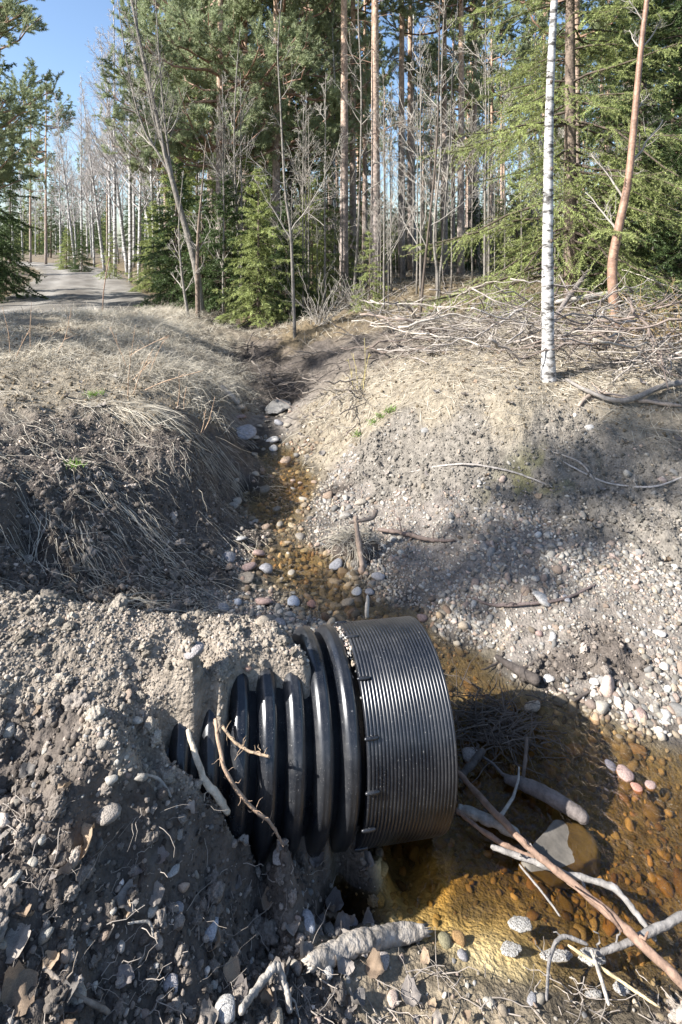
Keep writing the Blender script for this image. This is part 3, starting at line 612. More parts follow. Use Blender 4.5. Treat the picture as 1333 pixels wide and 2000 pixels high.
LST = [
    ([(893, 1533, 9), (960, 1607, 12), (1040, 1690, 13), (1130, 1770, 15), (1230, 1865, 17), (1345, 1975, 19)], BR, 'long straight reddish brown branch slanting across the pool to the corner', [.06, .05, .05, .06, .07, .06], 4),
    ([(890, 1598, 8), (950, 1640, 9), (1010, 1675, 9), (1045, 1692, 8)], BR, 'short reddish stick from the pipe mouth joining the long branch', [.03, .02, .02, .03], 0),
    ([(958, 1665, 10), (1030, 1692, 10), (1110, 1722, 11), (1195, 1752, 12), (1240, 1800, 11), (1282, 1853, 10)], GY, 'bent grey stick crossing under the long brown branch', [.02, .02, .02, .03, .03, .02], 5),
    ([(1160, 1885, 9), (1240, 1862, 13), (1345, 1820, 15)], GY, 'grey stick reaching in from the right edge over the pool', [.03, .04, .06], 2),
    ([(893, 1583, 14), (940, 1602, 19), (1015, 1640, 20)], PALEW, 'white barked stick lying in the pool by the pipe mouth', [.0, .0, .0], 1),
    ([(985, 1530, 12), (1030, 1548, 24), (1090, 1580, 28), (1150, 1615, 22)], (.13, .11, .10), 'thick driftwood piece with a pale broken end in the pool', [.01, .01, .01, .01], 1),
    ([(945, 1488, 12), (900, 1532, 14)], DK, 'short dark stick standing against the pipe mouth', [.05, .02], 0),
    ([(968, 1288, 8), (1010, 1318, 18), (1055, 1345, 24)], DK, 'dark rotten root piece on the shore right of the collar', [.01, .01, .01], 4),
    ([(925, 1168, 4), (965, 1187, 6), (1060, 1182, 6), (1110, 1172, 6), (1165, 1146, 5)], (.13, .10, .09), 'thin dark curved branch behind the pale flat stone on the gravel', [0, .01, .01, .01, .01], 3),
    ([(470, 2002, 14), (505, 1965, 15), (540, 1937, 15)], PALEW, 'pale bare stick rising to the right at the bottom edge', [.03, .05, .08], 1), ([(540, 1937, 15), (556, 1965, 14), (568, 2002, 13)], PALEW, 'pale bare stick falling to the right at the bottom edge', [.08, .06, .03], 1),
    ([(738, 1045, 6), (790, 1052, 9), (840, 1062, 7), (890, 1060, 5)], (.16, .12, .10), 'dark branch trailing from the root clump over the gravel', [.04, .03, .02, .01], 4),
    ([(430, 765, 10), (448, 780, 13), (468, 797, 12)], PALEW, 'short pale log end above the tan boulder in the ditch', [.05, .03, .02], 0),
    ([(1105, 752, 6), (1160, 783, 9), (1220, 797, 10), (1290, 772, 11), (1340, 762, 11)], (.2, .18, .16), 'thick curved grey branch sagging along the edge of the mud slope', [.05, .05, .05, .06, .06], 4),
    ([(1130, 800, 6), (1165, 775, 9), (1250, 790, 8), (1333, 800, 7)], (.30, .24, .19), 'thin brown stick beneath the thick curved branch', [.02] * 4, 3),
    ([(1080, 660, 8), (1140, 610, 10), (1200, 555, 9), (1262, 505, 5)], (.22, .19, .17), 'dark grey bough slanting up to the right behind the birch', [.2, .55, .9, 1.25], 3),
    ([(1085, 632, 10), (1180, 624, 12), (1275, 614, 13)], (.42, .38, .33), 'straight pale pole resting level on the brush right of the birch', [.3, .36, .42], 0),
    ([(800, 925, 3), (900, 910, 4), (1000, 925, 4), (1080, 955, 3)], (.30, .27, .24), 'thin pale twig lying across the mossy wet mud', [.01] * 4, 2),
    ([(1100, 905, 3), (1180, 945, 4), (1270, 955, 4), (1335, 935, 3)], (.36, .33, .30), 'long thin pale twig on the dark mud at the right', [.01] * 4, 2),
    ([(1060, 880, 3), (1130, 905, 4), (1160, 940, 3)], (.33, .29, .25), 'thin forked twig on the mud slope', [.01] * 3, 3),
    ([(1120, 1375, 5), (1145, 1360, 6), (1165, 1350, 4)], DK, 'small dark stick on the muddy shore of the pool', [.01] * 3, 0),
    ([(1030, 1480, 5), (1026, 1510, 8), (1020, 1535, 7)], (.12, .09, .07), 'dark twig standing up in front of the debris by the mouth', [.1, .05, .0], 1),
    ([(1068, 1985, 6), (1075, 1905, 7), (1100, 1870, 8), (1150, 1875, 6)], GY, 'arched grey twig at the lower right shore', [.05, .06, .07, .05], 4),
    ([(1155, 1890, 7), (1170, 1940, 8), (1190, 2003, 8)], PALEW, 'pale twig running down to the bottom edge at the right', [.06, .07, .06], 1),
    ([(1110, 1880, 5), (1180, 1930, 6), (1290, 2000, 5)], (.48, .38, .22), 'thin straw coloured stem slanting to the bottom right', [.06, .06, .05], 0),
    ([(1015, 1700, 4), (1060, 1755, 4), (1095, 1797, 4)], GY, 'thin side twig below the bent grey stick', [.02, .02, .01], 0),
    ([(85, 1905, 7), (150, 1960, 9), (215, 1995, 9)], (.24, .2, .16), 'brown twig among leaves in the lower left corner', [.02] * 3, 3),
    ([(270, 1525, 4), (310, 1535, 6), (335, 1570, 5)], PALEW, 'thin pale root end on the shaded slope left of the pipe', [.02] * 3, 2), ([(250, 1825, 4), (290, 1822, 5), (300, 1850, 4)], PALEW, 'small curled pale twig on the earth at the lower left', [.03] * 3, 0)]
bk = mat('peeled_log', (.42, .37, .31), rough=.9, var=(.3, 1.3), scale=18, bump=1.0, bscale=30)
for i, (pp, col, lab, lf, st) in enumerate(LST):
    poly(pp, max(12, 6 * len(pp)), None, 'log' if 'log' in lab else ('driftwood' if 'driftwood' in lab else 'stick'), col, lab, 'log' if 'log' in lab else 'stick', k=12 if pp[1][2] > 18 else 7, lifts=lf, rough=.08, stubs=st, m=bk if 'birch log' in lab else 'stick')
Q = hits([(600, 1898), (655, 1872), (710, 1852), (770, 1838), (828, 1830)]); Q[:, 2] += .022
nL, kL = 60, 28; P_ = resample(Q, nL); T_ = norm(np.gradient(P_, axis=0)); U_ = norm(np.cross(T_, np.array([0, 0, 1.]))); W_ = np.cross(U_, T_); aa = np.arange(kL) * 2 * np.pi / kL; ss_ = np.linspace(0, 1, nL)
rl = np.interp(ss_, [0, .15, .5, .85, 1], [.018, .033, .036, .031, .02])[:, None] * (1 + .10 * fbm(ss_[:, None] * 5 + 0 * aa, np.cos(aa)[None] * 1.5 + 3, 3, 7) + .07 * fbm(ss_[:, None] * 40 + 2 * np.sin(aa)[None], np.sin(aa)[None] * 2 + np.cos(aa)[None], 3, 19) - .12 * (fbm(ss_[:, None] * 9, aa[None] * 1.2, 2, 33) > .45))
V = P_[:, None] + rl[..., None] * (np.cos(aa)[None, :, None] * U_[:, None] + .8 * np.sin(aa)[None, :, None] * W_[:, None])
V[-1] += T_[-1] * (rng.uniform(-.02, .035, kL))[:, None]; V[-2] += T_[-1] * (rng.uniform(-.006, .012, kL))[:, None]; V[0] -= T_[0] * (rng.uniform(-.015, .03, kL))[:, None]
ii = np.arange(nL * kL).reshape(nL, kL); q = np.stack([ii[:-1], np.roll(ii, -1, 1)[:-1], np.roll(ii, -1, 1)[1:], ii[1:]], -1).reshape(-1, 4)
V = np.concatenate([V.reshape(-1, 3), P_[-1:] - T_[-1:] * .012, P_[:1] + T_[:1] * .01]); e1 = np.stack([ii[-1], np.roll(ii[-1], -1), np.full(kL, nL * kL)], 1); e0 = np.stack([np.roll(ii[0], -1), ii[0], np.full(kL, nL * kL + 1)], 1)
tag(obj('log', mesh_np('log', V, [q, np.concatenate([e1, e0])], bk)), 'peeled birch log with splintered end lying on the bank at the bottom', 'log')
def on_pipe(pp, n, name, col, label, cat, out, k=6, stubs=0):
    Q = np.array([pipe_hit(q[0], q[1], .41 + out_) for q, out_ in zip(pp, out)])
    wp = np.array([q[2] for q in pp]) / F * Q[:, 1] / 2
    P_ = resample(Q, n); R_ = np.interp(np.linspace(0, 1, n), np.linspace(0, 1, len(wp)), wp); P_ += rng.normal(0, 1, P_.shape) * R_[:, None] * .15
    a = Acc(); a.add(*tubes(P_, R_, k))
    for j in range(stubs):
        i = rng.integers(2, n - 2); d = norm(rng.normal(size=3)); ln = rng.uniform(.015, .05)
        q = P_[i] + d * np.linspace(0, 1, 4)[:, None] * ln + rng.normal(0, .003, (4, 3)); a.add(*tubes(q, .0016 * np.linspace(1, .5, 4), 4))
    o = obj(name, a.mesh(name, M['stick'])); o.color = (*col, 1); return tag(o, label, cat)
on_pipe([(368, 1425, 8), (380, 1470, 12), (400, 1520, 14), (430, 1560, 15), (447, 1588, 11)], 18, 'stick', (.50, .43, .33), 'pale crooked stick leaning against the shaded first ribs', 'stick', [.02, .03, .03, .03, .02], stubs=2)
on_pipe([(420, 1405, 7), (430, 1460, 8), (448, 1520, 8), (490, 1575, 7), (530, 1610, 6), (560, 1665, 4)], 26, 'root', (.36, .25, .17), 'brown hairy root hanging down over the ribs', 'root', [.02, .03, .03, .02, .02, .02], stubs=26)
on_pipe([(435, 1420, 6), (460, 1450, 6), (490, 1468, 5), (528, 1478, 5)], 16, 'root', (.40, .29, .19), 'short root branching to the right over the ribs', 'root', [.03, .03, .04, .05], stubs=16)

# root clump with its stick, mid stream
def jitter_curves(n, P0, ln, dirs, droop, N=6, wob=.15):
    t_ = np.linspace(0, 1, N)[None, :, None]
    P_ = P0[:, None] + dirs[:, None] * ln[:, None, None] * t_ + np.array([0, 0, 1.]) * (droop * ln)[:, None, None] * t_ ** 2
    wv = rng.normal(0, 1, P_.shape).cumsum(1) * (wob * ln / N)[:, None, None]; wv -= wv[:, :1]
    return P_ + wv
g0 = hits([(690, 1075)])[0]
rc = tag(empty('root_clump', tuple(g0)), 'clump of roots and dead grass with an upright stick beside the stream', 'root clump')
n = 420; d = norm(rng.normal(size=(n, 3)) * np.array([1, .8, .55]) + np.array([0, 0, .35]))
P_ = jitter_curves(n, rng.normal(0, 1, (n, 3)) * np.array([.07, .06, .03]) + np.array([0, 0, .08]), rng.uniform(.05, .22, n), d, np.full(n, -.5))
a = Acc(); a.add(*tubes(P_, np.broadcast_to(np.linspace(.003, .0012, 6), (n, 6)), 4, False)); obj('dead_grass', a.mesh('dead_grass', M['straw']), rc)
V = IV * (1 + .5 * n3d(IV, 5, 2.2)[:, None]) * np.array([.17, .13, .1]); o = obj('soil_core', mesh_np('soil_core', V, [IF], M['darktwig']), rc, (0, 0, .02))
def local(pp, lifts): Q = hits(pp); Q = Q[-1:] * 0 + Q; return Q
st = np.array([(.02, -.08, .32), (.03, -.1, .22), (.05, -.15, .10), (.07, -.22, -.03)]); a = Acc(); a.add(*tubes(resample(st, 12), np.linspace(.018, .024, 12) * (1 + .1 * rng.normal(size=12)), 8)); o = obj('upright_stick', a.mesh('upright_stick', M['stick']), rc); o.color = (.33, .25, .19, 1)
st = np.array([(-.03, -.08, .27), (.06, -.09, .29), (.16, -.06, .30), (.19, -.05, .36)]); a = Acc(); a.add(*tubes(resample(st, 10), np.linspace(.012, .02, 10), 7)); o = obj('cross_stick', a.mesh('cross_stick', M['stick']), rc); o.color = (.2, .16, .13, 1)
g = hits([(717, 1204)])[0]; st = np.array([g + (0, 0, -.02), g + (0, 0, .05), g + (.005, 0, .11), g + (.004, 0, .15)]); a = Acc(); a.add(*tubes(resample(st, 8), np.array([.014, .015, .014, .015, .014, .012, .009, .003]), 8)); o = obj('broken_stake', a.mesh('broken_stake', M['stick'])); o.color = (.5, .46, .4, 1); tag(o, 'short pale splintered stake standing behind the pipe', 'stake')

# heap of dark flotsam at the pipe mouth
g = hits([(960, 1430)])[0]; n = 380
P0 = np.stack([rng.normal(0, .13, n), rng.normal(0, .10, n), np.abs(rng.normal(.02, .03, n))], 1) + g
d = norm(rng.normal(size=(n, 3)) * np.array([1, .7, .22]))
P_ = jitter_curves(n, P0, rng.uniform(.06, .26, n), d, np.full(n, -.1)); P_[..., 2] = np.maximum(P_[..., 2], -.03)
a = Acc(); a.add(*tubes(P_, rng.uniform(.0015, .005, (n, 1)) * np.linspace(1, .5, 6), 4, False)); tag(obj('flotsam', a.mesh('flotsam', M['darktwig'])), 'dark tangle of wet twigs washed up at the pipe mouth', 'flotsam', kind='stuff')

# foam
fm = mat('foam', (.46, .45, .43), rough=.2, var=(.6, 1.15), scale=60, spec=.6)
fw = mat('white_froth', (.8, .8, .8), rough=.4, var=(.8, 1.1))
HV, HF = ico4()
for m_, sc_ in ((fm, 1.), (fw, 1.)):
    t = m_.node_tree; N = t.nodes; L = t.links; vo = N.new('ShaderNodeTexVoronoi'); vo.inputs['Scale'].default_value = 190; tc_ = [q for q in N if q.type == 'TEX_COORD'][0]; L.new(tc_.outputs['Object'], vo.inputs['Vector'])
    cr = N.new('ShaderNodeValToRGB'); e = cr.color_ramp.elements; e[0].position = .2; e[0].color = (.10, .085, .06, 1); e[1].position = .5; e[1].color = (.30, .285, .26, 1); L.new(vo.outputs['Distance'], cr.inputs[0]); L.new(cr.outputs[0], N['Principled BSDF'].inputs['Base Color'])
    b_ = N.new('ShaderNodeBump'); b_.inputs['Strength'].default_value = .6; b_.inputs['Distance'].default_value = .004; b_.invert = True; L.new(vo.outputs['Distance'], b_.inputs['Height']); L.new(b_.outputs[0], N['Principled BSDF'].inputs['Normal'])
for px, py, wp, hp, lab in [(1015, 1805, 50, 30, 'oval cushion of white foam floating near the grey stone of the pool'), (1000, 1853, 42, 30, 'white foam patch at the clay shore below the oval foam cushion'), (1085, 1868, 60, 24, 'long foam streak caught along the shore twigs'), (1155, 1868, 56, 34, 'broad foam patch under the long brown branch'),
                            (1158, 1942, 34, 18, 'narrow foam patch near the bottom twigs'), (1213, 1930, 34, 30, 'round foam patch caught by the right shore twigs'), (545, 792, 46, 34, 'white froth where the stream drops over stones upstream')]:
    g = hits([(px, py)])[0]; sx = wp / F * g[1] / 2; sy = hp / F * g[1] / 2 * g[1] / CZ
    V = HV.copy(); ph = np.arctan2(V[:, 1], V[:, 0]); V[:, :2] *= (1 + .22 * noise(np.cos(ph) * 1.6 + px, np.sin(ph) * 1.6, 5) + .08 * noise(np.cos(ph) * 6 + px, np.sin(ph) * 6, 6))[:, None]
    V = V * np.array([sx, sy, max(.22 * sx, .008)]); V[:, 2] += .12 * sx * n3d(HV * 5, 77, 2.) * (HV[:, 2] > .1)
    a = Acc(); a.add(V, HF)
    up_ = py < 900; o = obj('froth' if up_ else 'foam_patch', a.mesh('foam_patch', fw if up_ else fm), loc=tuple(g)); tag(o, lab, 'foam', kind='stuff' if up_ else None)

# ---------------------------------------------------------------- dead leaves
def leaf_mesh(i):
    r = np.random.default_rng(500 + i); nu, nv = 9, 7
    u = np.linspace(0, 1, nu)[:, None]; v = np.linspace(-1, 1, nv)[None]
    wd = .55 * np.sin(np.pi * np.clip(u, .02, 1) ** .75) ** .8 * (1 + .12 * np.cos(u * 30) * np.abs(v) ** 3)
    X = u + 0 * v - .5; Y = v * wd; Z = r.uniform(.3, 1.0) * Y ** 2 * 1.2 + r.uniform(-.3, .35) * (u - .5) ** 2 + .16 * fbm(X * 3 + i * 7, Y * 3, 3, i)
    V = np.stack([X, Y, Z], -1).reshape(-1, 3); ii = np.arange(nu * nv).reshape(nu, nv)
    q = np.stack([ii[:-1, :-1], ii[1:, :-1], ii[1:, 1:], ii[:-1, 1:]], -1).reshape(-1, 4)
    T_, tf = tubes(np.array([(-.5, 0, .02), (-.65, .02, .05), (-.85, .06, .1)]), np.array([.012, .012, .01]), 4, False)
    return mesh_np('leaf_shape', np.concatenate([V, T_]), [np.concatenate([q, tf[0] + len(V)])], M['leaf'])
LM = [leaf_mesh(i) for i in range(6)]
LCOL = np.array([(.25, .22, .195), (.21, .19, .17), (.30, .26, .22), (.24, .175, .12), (.27, .20, .135), (.19, .165, .15)])
def leaf(px, py, wpx, label, group=None, P=None, L_=None):
    if P is None: P = hits([(px, py)])[0]
    s = L_ or .62 * wpx / F * P[1]
    o = obj('dead_leaf', LM[rng.integers(0, 6)]); o.location = (P[0], P[1], P[2] + .14 * s + .008); o.scale = (s, s, s)
    o.rotation_euler = (rng.normal(.25, .3), rng.normal(0, .3), rng.uniform(0, 6.28)); o.color = (*(LCOL[rng.integers(0, 6)] * math.exp(rng.normal(0, .15))), 1)
    return tag(o, label, 'leaf', group)
for px, py, wp, lab in [(165, 1660, 100, 'large curled dry leaf on the shaded left slope'), (250, 1770, 70, 'grey toothed leaf lying flat left of the pipe foot'), (305, 1755, 55, 'grey leaf touching the toothed one on the slope'), (120, 1720, 70, 'broad dull leaf below the large curled one'), (30, 1850, 90, 'large pale leaf at the lower left edge'), (40, 1950, 110, 'crumpled leaf in the bottom left corner'), (130, 1940, 90, 'wide grey leaf beside the bottom left corner'), (720, 1698, 50, 'brown leaf standing at the pool edge in front of the collar'),
                        (655, 1772, 60, 'grey leaf above the peeled log'), (645, 1800, 50, 'pale leaf stacked beside the mauve grey stone'), (525, 1765, 45, 'small grey leaf on the earth below the ribs'), (210, 1835, 50, 'leaf fragment by the mottled round stone'), (600, 1870, 60, 'bright leaf lying against the peeled log'), (470, 1950, 60, 'pale leaf next to the white angular stone'), (55, 1575, 50, 'leaf stuck in the crumbly slope at the left edge'), (620, 1690, 44, 'pale leaf at the foot of the collar')]:
    leaf(px, py, wp, lab)
P = sample(900, -1.3, .5, 1.35, 2.3, 'DK', .5, .5); P = P[~inpipe(P)][:120]
for q in P: leaf(0, 0, 0, 'small dry grey brown leaf lying in the foreground earth', 'dry leaves in the foreground', P=q, L_=rng.uniform(.025, .07))
P = sample(1200, -3.5, 3.8, 3.6, 8.5, 'LMF', .4); 
for q in P[:130]: leaf(0, 0, 0, 'small pale dry leaf on the banks behind the pipe', 'dry leaves on the far banks', P=q, L_=rng.uniform(.04, .075))

# ---------------------------------------------------------------- dry grass, straw, stalks
def blades(P0, dirs, ln, width, droop, N=5, wob=.12):
    n = len(P0); c = jitter_curves(n, P0, ln, dirs, droop, N, wob)
    side = norm(np.cross(np.gradient(c, axis=1), rng.normal(size=(n, 1, 3))))
    wv = width[:, None, None] * np.linspace(1, .25, N)[None, :, None] / 2
    V = np.stack([c - side * wv, c + side * wv], 2).reshape(-1, 3)
    i = np.arange(n * N * 2).reshape(n, N, 2); q = np.stack([i[:, :-1, 0], i[:, :-1, 1], i[:, 1:, 1], i[:, 1:, 0]], -1).reshape(-1, 4)
    return V, q
def slope_dir(P):
    e = .08; dx = (H(P[:, 0] + e, P[:, 1]) - H(P[:, 0] - e, P[:, 1])) / (2 * e); dy = (H(P[:, 0], P[:, 1] + e) - H(P[:, 0], P[:, 1] - e)) / (2 * e)
    return np.stack([-dx, -dy, -(dx * dx + dy * dy)], 1), np.stack([-dx, -dy, np.ones(len(P))], 1)
a = Acc()
P = sample(11000, -4.2, -.6, 3.0, 8.0, 'LD', .55); P = P[fbm(P[:, 0] * 2.2, P[:, 1] * 2.2, 3, 71) > rng.uniform(-.7, .9, len(P))]
d, nn_ = slope_dir(P); d = norm(d * .7 + np.array([.4, -.25, 0]) * .5 + rng.normal(0, .45, d.shape)); nn_ = norm(nn_)
d = norm(d - nn_ * (d * nn_).sum(1, keepdims=True) + nn_ * rng.uniform(.0, .22, (len(P), 1)))
V, q = blades(lift(P, 1, .008), d, rng.uniform(.05, .30, len(P)), rng.uniform(.002, .0048, len(P)), rng.uniform(-.25, .02, len(P)), 6, .25); a.add(V, q)
P = sample(5200, -3.6, -.7, 3.4, 8.6, 'LD', .5); P = P[fbm(P[:, 0] * 1.9, P[:, 1] * 1.9, 3, 72) > rng.uniform(.1, .8, len(P))]
d, nn_ = slope_dir(P); d = norm(norm(d) + np.array([.5, -.3, 0]) * .6 + rng.normal(0, .2, d.shape)); nn_ = norm(nn_); d = norm(d - nn_ * (d * nn_).sum(1, keepdims=True) + nn_ * rng.uniform(.03, .16, (len(P), 1)))
V, q = blades(lift(P, 1, .012), d, rng.uniform(.2, .5, len(P)), rng.uniform(.003, .0055, len(P)), rng.uniform(-.3, -.05, len(P)), 6, .12); a.add(V, q)
P = sample(9000, -1.2, 4.0, 4.6, 10, 'LF', .5); d, nn_ = slope_dir(P); nn_ = norm(nn_); d = rng.normal(size=d.shape); d = norm(d - nn_ * (d * nn_).sum(1, keepdims=True)); d = norm(d + nn_ * rng.uniform(0, .3, (len(P), 1)))
V, q = blades(lift(P, 1, .008), d, rng.uniform(.08, .3, len(P)), rng.uniform(.003, .007, len(P)), rng.uniform(-.3, .0, len(P))); a.add(V, q)
tag(obj('straw_litter', a.mesh('straw_litter', M['straw'])), 'flattened dry straw and grass lying down the stream banks', 'straw', kind='stuff')
a = Acc()
c = sample(5200, -6.5, -1.3, 6.2, 15, 'LF', .55); c = c[(fbm(c[:, 0] * 1.3, c[:, 1] * 1.3, 2, 88) > -.35)]
P = np.repeat(c, 10, 0); P[:, :2] += rng.normal(0, .07, (len(P), 2)); P[:, 2] = H(P[:, 0], P[:, 1])
d = norm(np.stack([rng.normal(.45, .5, len(P)), rng.normal(-.15, .5, len(P)), rng.uniform(.35, 1., len(P))], 1))
V, q = blades(P, d, rng.uniform(.10, .36, len(P)) * (.55 + 1.0 * sstep(-.2, .5, fbm(P[:, 0] * .9, P[:, 1] * .9, 3, 66))), rng.uniform(.003, .006, len(P)), rng.uniform(-1.2, -.35, len(P)), 5, .3); a.add(V, q)
tag(obj('dry_grass', a.mesh('dry_grass', M['straw'])), 'tufts of dry bent grass on the left bank towards the road', 'grass', kind='stuff')
a = Acc(); c = sample(2600, -14, 14, 9, 26, 'FL', .5); P = np.repeat(c, 9, 0); P[:, :2] += rng.normal(0, .12, (len(P), 2)); P[:, 2] = H(P[:, 0], P[:, 1])
P = P[chunked(_rd, P[:, 0], P[:, 1]) > 2.6]
d = norm(np.stack([rng.normal(.2, .6, len(P)), rng.normal(0, .6, len(P)), rng.uniform(.5, 1., len(P))], 1))
V, q = blades(P, d, rng.uniform(.15, .45, len(P)), rng.uniform(.005, .011, len(P)), rng.uniform(-.9, -.2, len(P)), 4); a.add(V, q)
tag(obj('forest_grass', a.mesh('forest_grass', M['straw'])), 'pale dry grass under the trees and along the road', 'grass', kind='stuff')
a = Acc(); cc = hits([(745, 815), (730, 825), (760, 805), (700, 850), (190, 770), (175, 775), (140, 910), (770, 800)])
P = np.repeat(cc, 60, 0) + rng.normal(0, .035, (len(cc) * 60, 3)) * np.array([1, 1, 0]); d = norm(rng.normal(0, .5, P.shape) + np.array([0, 0, 1]))
V, q = blades(P, d, rng.uniform(.03, .1, len(P)), rng.uniform(.004, .008, len(P)), np.full(len(P), -.4)); a.add(V, q)
tag(obj('green_shoots', a.mesh('green_shoots', mat('fresh_green', (.16, .26, .05), .6, transl=.3))), 'small bright green shoots in the dry litter', 'grass', kind='stuff')
# upright stalks on the left bank
stk = [(250, 775, 262, 655), (260, 770, 300, 680), (250, 720, 215, 640), (110, 690, 140, 600), (20, 690, 5, 600), (60, 680, 62, 590), (90, 665, 120, 640), (255, 745, 300, 700), (290, 740, 320, 665), (345, 800, 350, 730), (360, 800, 365, 755), (395, 845, 420, 775), (390, 850, 402, 800), (240, 700, 330, 655), (280, 760, 400, 723), (30, 700, 60, 640), (300, 690, 290, 640), (140, 650, 130, 600), (705, 755, 712, 660), (698, 760, 690, 690), (710, 760, 722, 690), (690, 760, 680, 700)]
for i, (x0, y0, x1, y1) in enumerate(stk):
    g = hits([(x0, y0)])[0]; top = np.array([(x1 - CX) / F * (g[1] - .05), g[1] - .05, CZ - (y1 - HY) / F * (g[1] - .05)])
    ln = np.linalg.norm(top - g); Q = np.array([g - (0, 0, .02), g * .6 + top * .4 + rng.normal(0, .03, 3) * ln, top]); P_ = resample(Q, 10); a = Acc(); a.add(*tubes(P_, np.linspace(.0055, .0022, 10), 5))
    for j in range(rng.integers(1, 5)):
        k_ = rng.integers(3, 9); dd = norm((top - g) / ln + rng.normal(0, .5, 3)); a.add(*tubes(P_[k_] + dd * np.linspace(0, 1, 4)[:, None] * ln * rng.uniform(.1, .3), np.linspace(.003, .0012, 4), 4))
    o = obj('dry_stalk', a.mesh('dry_stalk', M['stick'])); o.color = (.48, .33, .22, 1) if i < 18 else (.5, .42, .18, 1)
    tag(o, 'thin brown dry stalk standing on the grassy left bank' if i < 18 else 'thin yellowish dry stalk on the right bank above the stream', 'stalk', 'dry stalks on the left bank' if i < 18 else 'yellowish stalks on the right bank')

# ---------------------------------------------------------------- trees
def sprout(P, R, per, smin, smax, lf, ang, N, up=0., wob=.1, rf=.5, flat=False, tipr=.35, lenpow=.7, abs_len=None):
    B, n, _ = P.shape
    s = rng.uniform(smin, smax, (B, per)); t_ = s * (n - 1); i = np.minimum(t_.astype(int), n - 2); f = (t_ - i)
    b = np.arange(B)[:, None]
    p0 = P[b, i] * (1 - f[..., None]) + P[b, i + 1] * f[..., None]; T = norm(P[b, i + 1] - P[b, i]); r0 = R[b, i] * (1 - f) + R[b, i + 1] * f
    ln = np.linalg.norm(np.diff(P, axis=1), axis=2).sum(1)[:, None]
    if flat:
        sd = norm(np.cross(T, np.array([0, 0, 1.]))) * rng.choice([-1, 1], s.shape)[..., None]; pr = norm(sd + rng.normal(0, .25, sd.shape))
    else:
        pr = norm(np.cross(T, rng.normal(size=T.shape)))
    a = (ang * rng.uniform(.7, 1.3, s.shape))[..., None]
    d = norm(np.cos(a) * T + np.sin(a) * pr)
    L_ = (abs_len if abs_len is not None else ln * lf) * np.clip(1 - s, .08, 1) ** lenpow * rng.uniform(.6, 1.2, s.shape)
    tt = np.linspace(0, 1, N)
    c = p0[:, :, None] + d[:, :, None] * (L_[..., None] * tt)[..., None] + np.array([0, 0, 1.]) * (up * L_[..., None] * tt ** 2)[..., None]
    wv = rng.normal(0, 1, c.shape).cumsum(2) * (wob * L_ / N)[..., None, None]; wv -= wv[:, :, :1]; c = c + wv
    r = (np.minimum(r0 * rf, L_ * .03))[..., None] * np.linspace(1, tipr, N)
    return c.reshape(-1, N, 3), r.reshape(-1, N)
def needles(P, dens, nl, nw, spread=.8, fwd=.6, s0=0.):
    B, n, _ = P.shape; ln = np.linalg.norm(np.diff(P, axis=1), axis=2).sum(1)
    cnt = np.maximum((ln * dens * rng.uniform(.8, 1.2, B)).astype(int), 2); b = np.repeat(np.arange(B), cnt); m = len(b)
    t_ = (s0 + (1 - s0) * rng.random(m)) * (n - 1); i = np.minimum(t_.astype(int), n - 2); f = (t_ - i)[:, None]
    p = P[b, i] * (1 - f) + P[b, i + 1] * f; T = norm(P[b, i + 1] - P[b, i])
    d = norm(T * fwd + norm(np.cross(T, rng.normal(size=T.shape))) * spread); sd = norm(np.cross(d, rng.normal(size=d.shape)))
    l = nl * rng.uniform(.7, 1.3, m)[:, None]
    V = np.stack([p - sd * nw / 2, p + sd * nw / 2, p + d * l], 1).reshape(-1, 3); return V, np.arange(3 * m).reshape(m, 3)
def acc_mesh(name, m, *parts):
    a = Acc()
    for p_ in parts: a.add(*p_)
    return a.mesh(name, m)
def trunk_curve(h, n=14, bend=.02, lean=(0, 0)):
    z = np.linspace(0, 1, n); P = np.stack([lean[0] * h * z + rng.normal(0, bend, n).cumsum() * h / n * .8, lean[1] * h * z + rng.normal(0, bend, n).cumsum() * h / n * .8, z * h], 1); P -= P[0]; P[0, 2] = -.25; return P

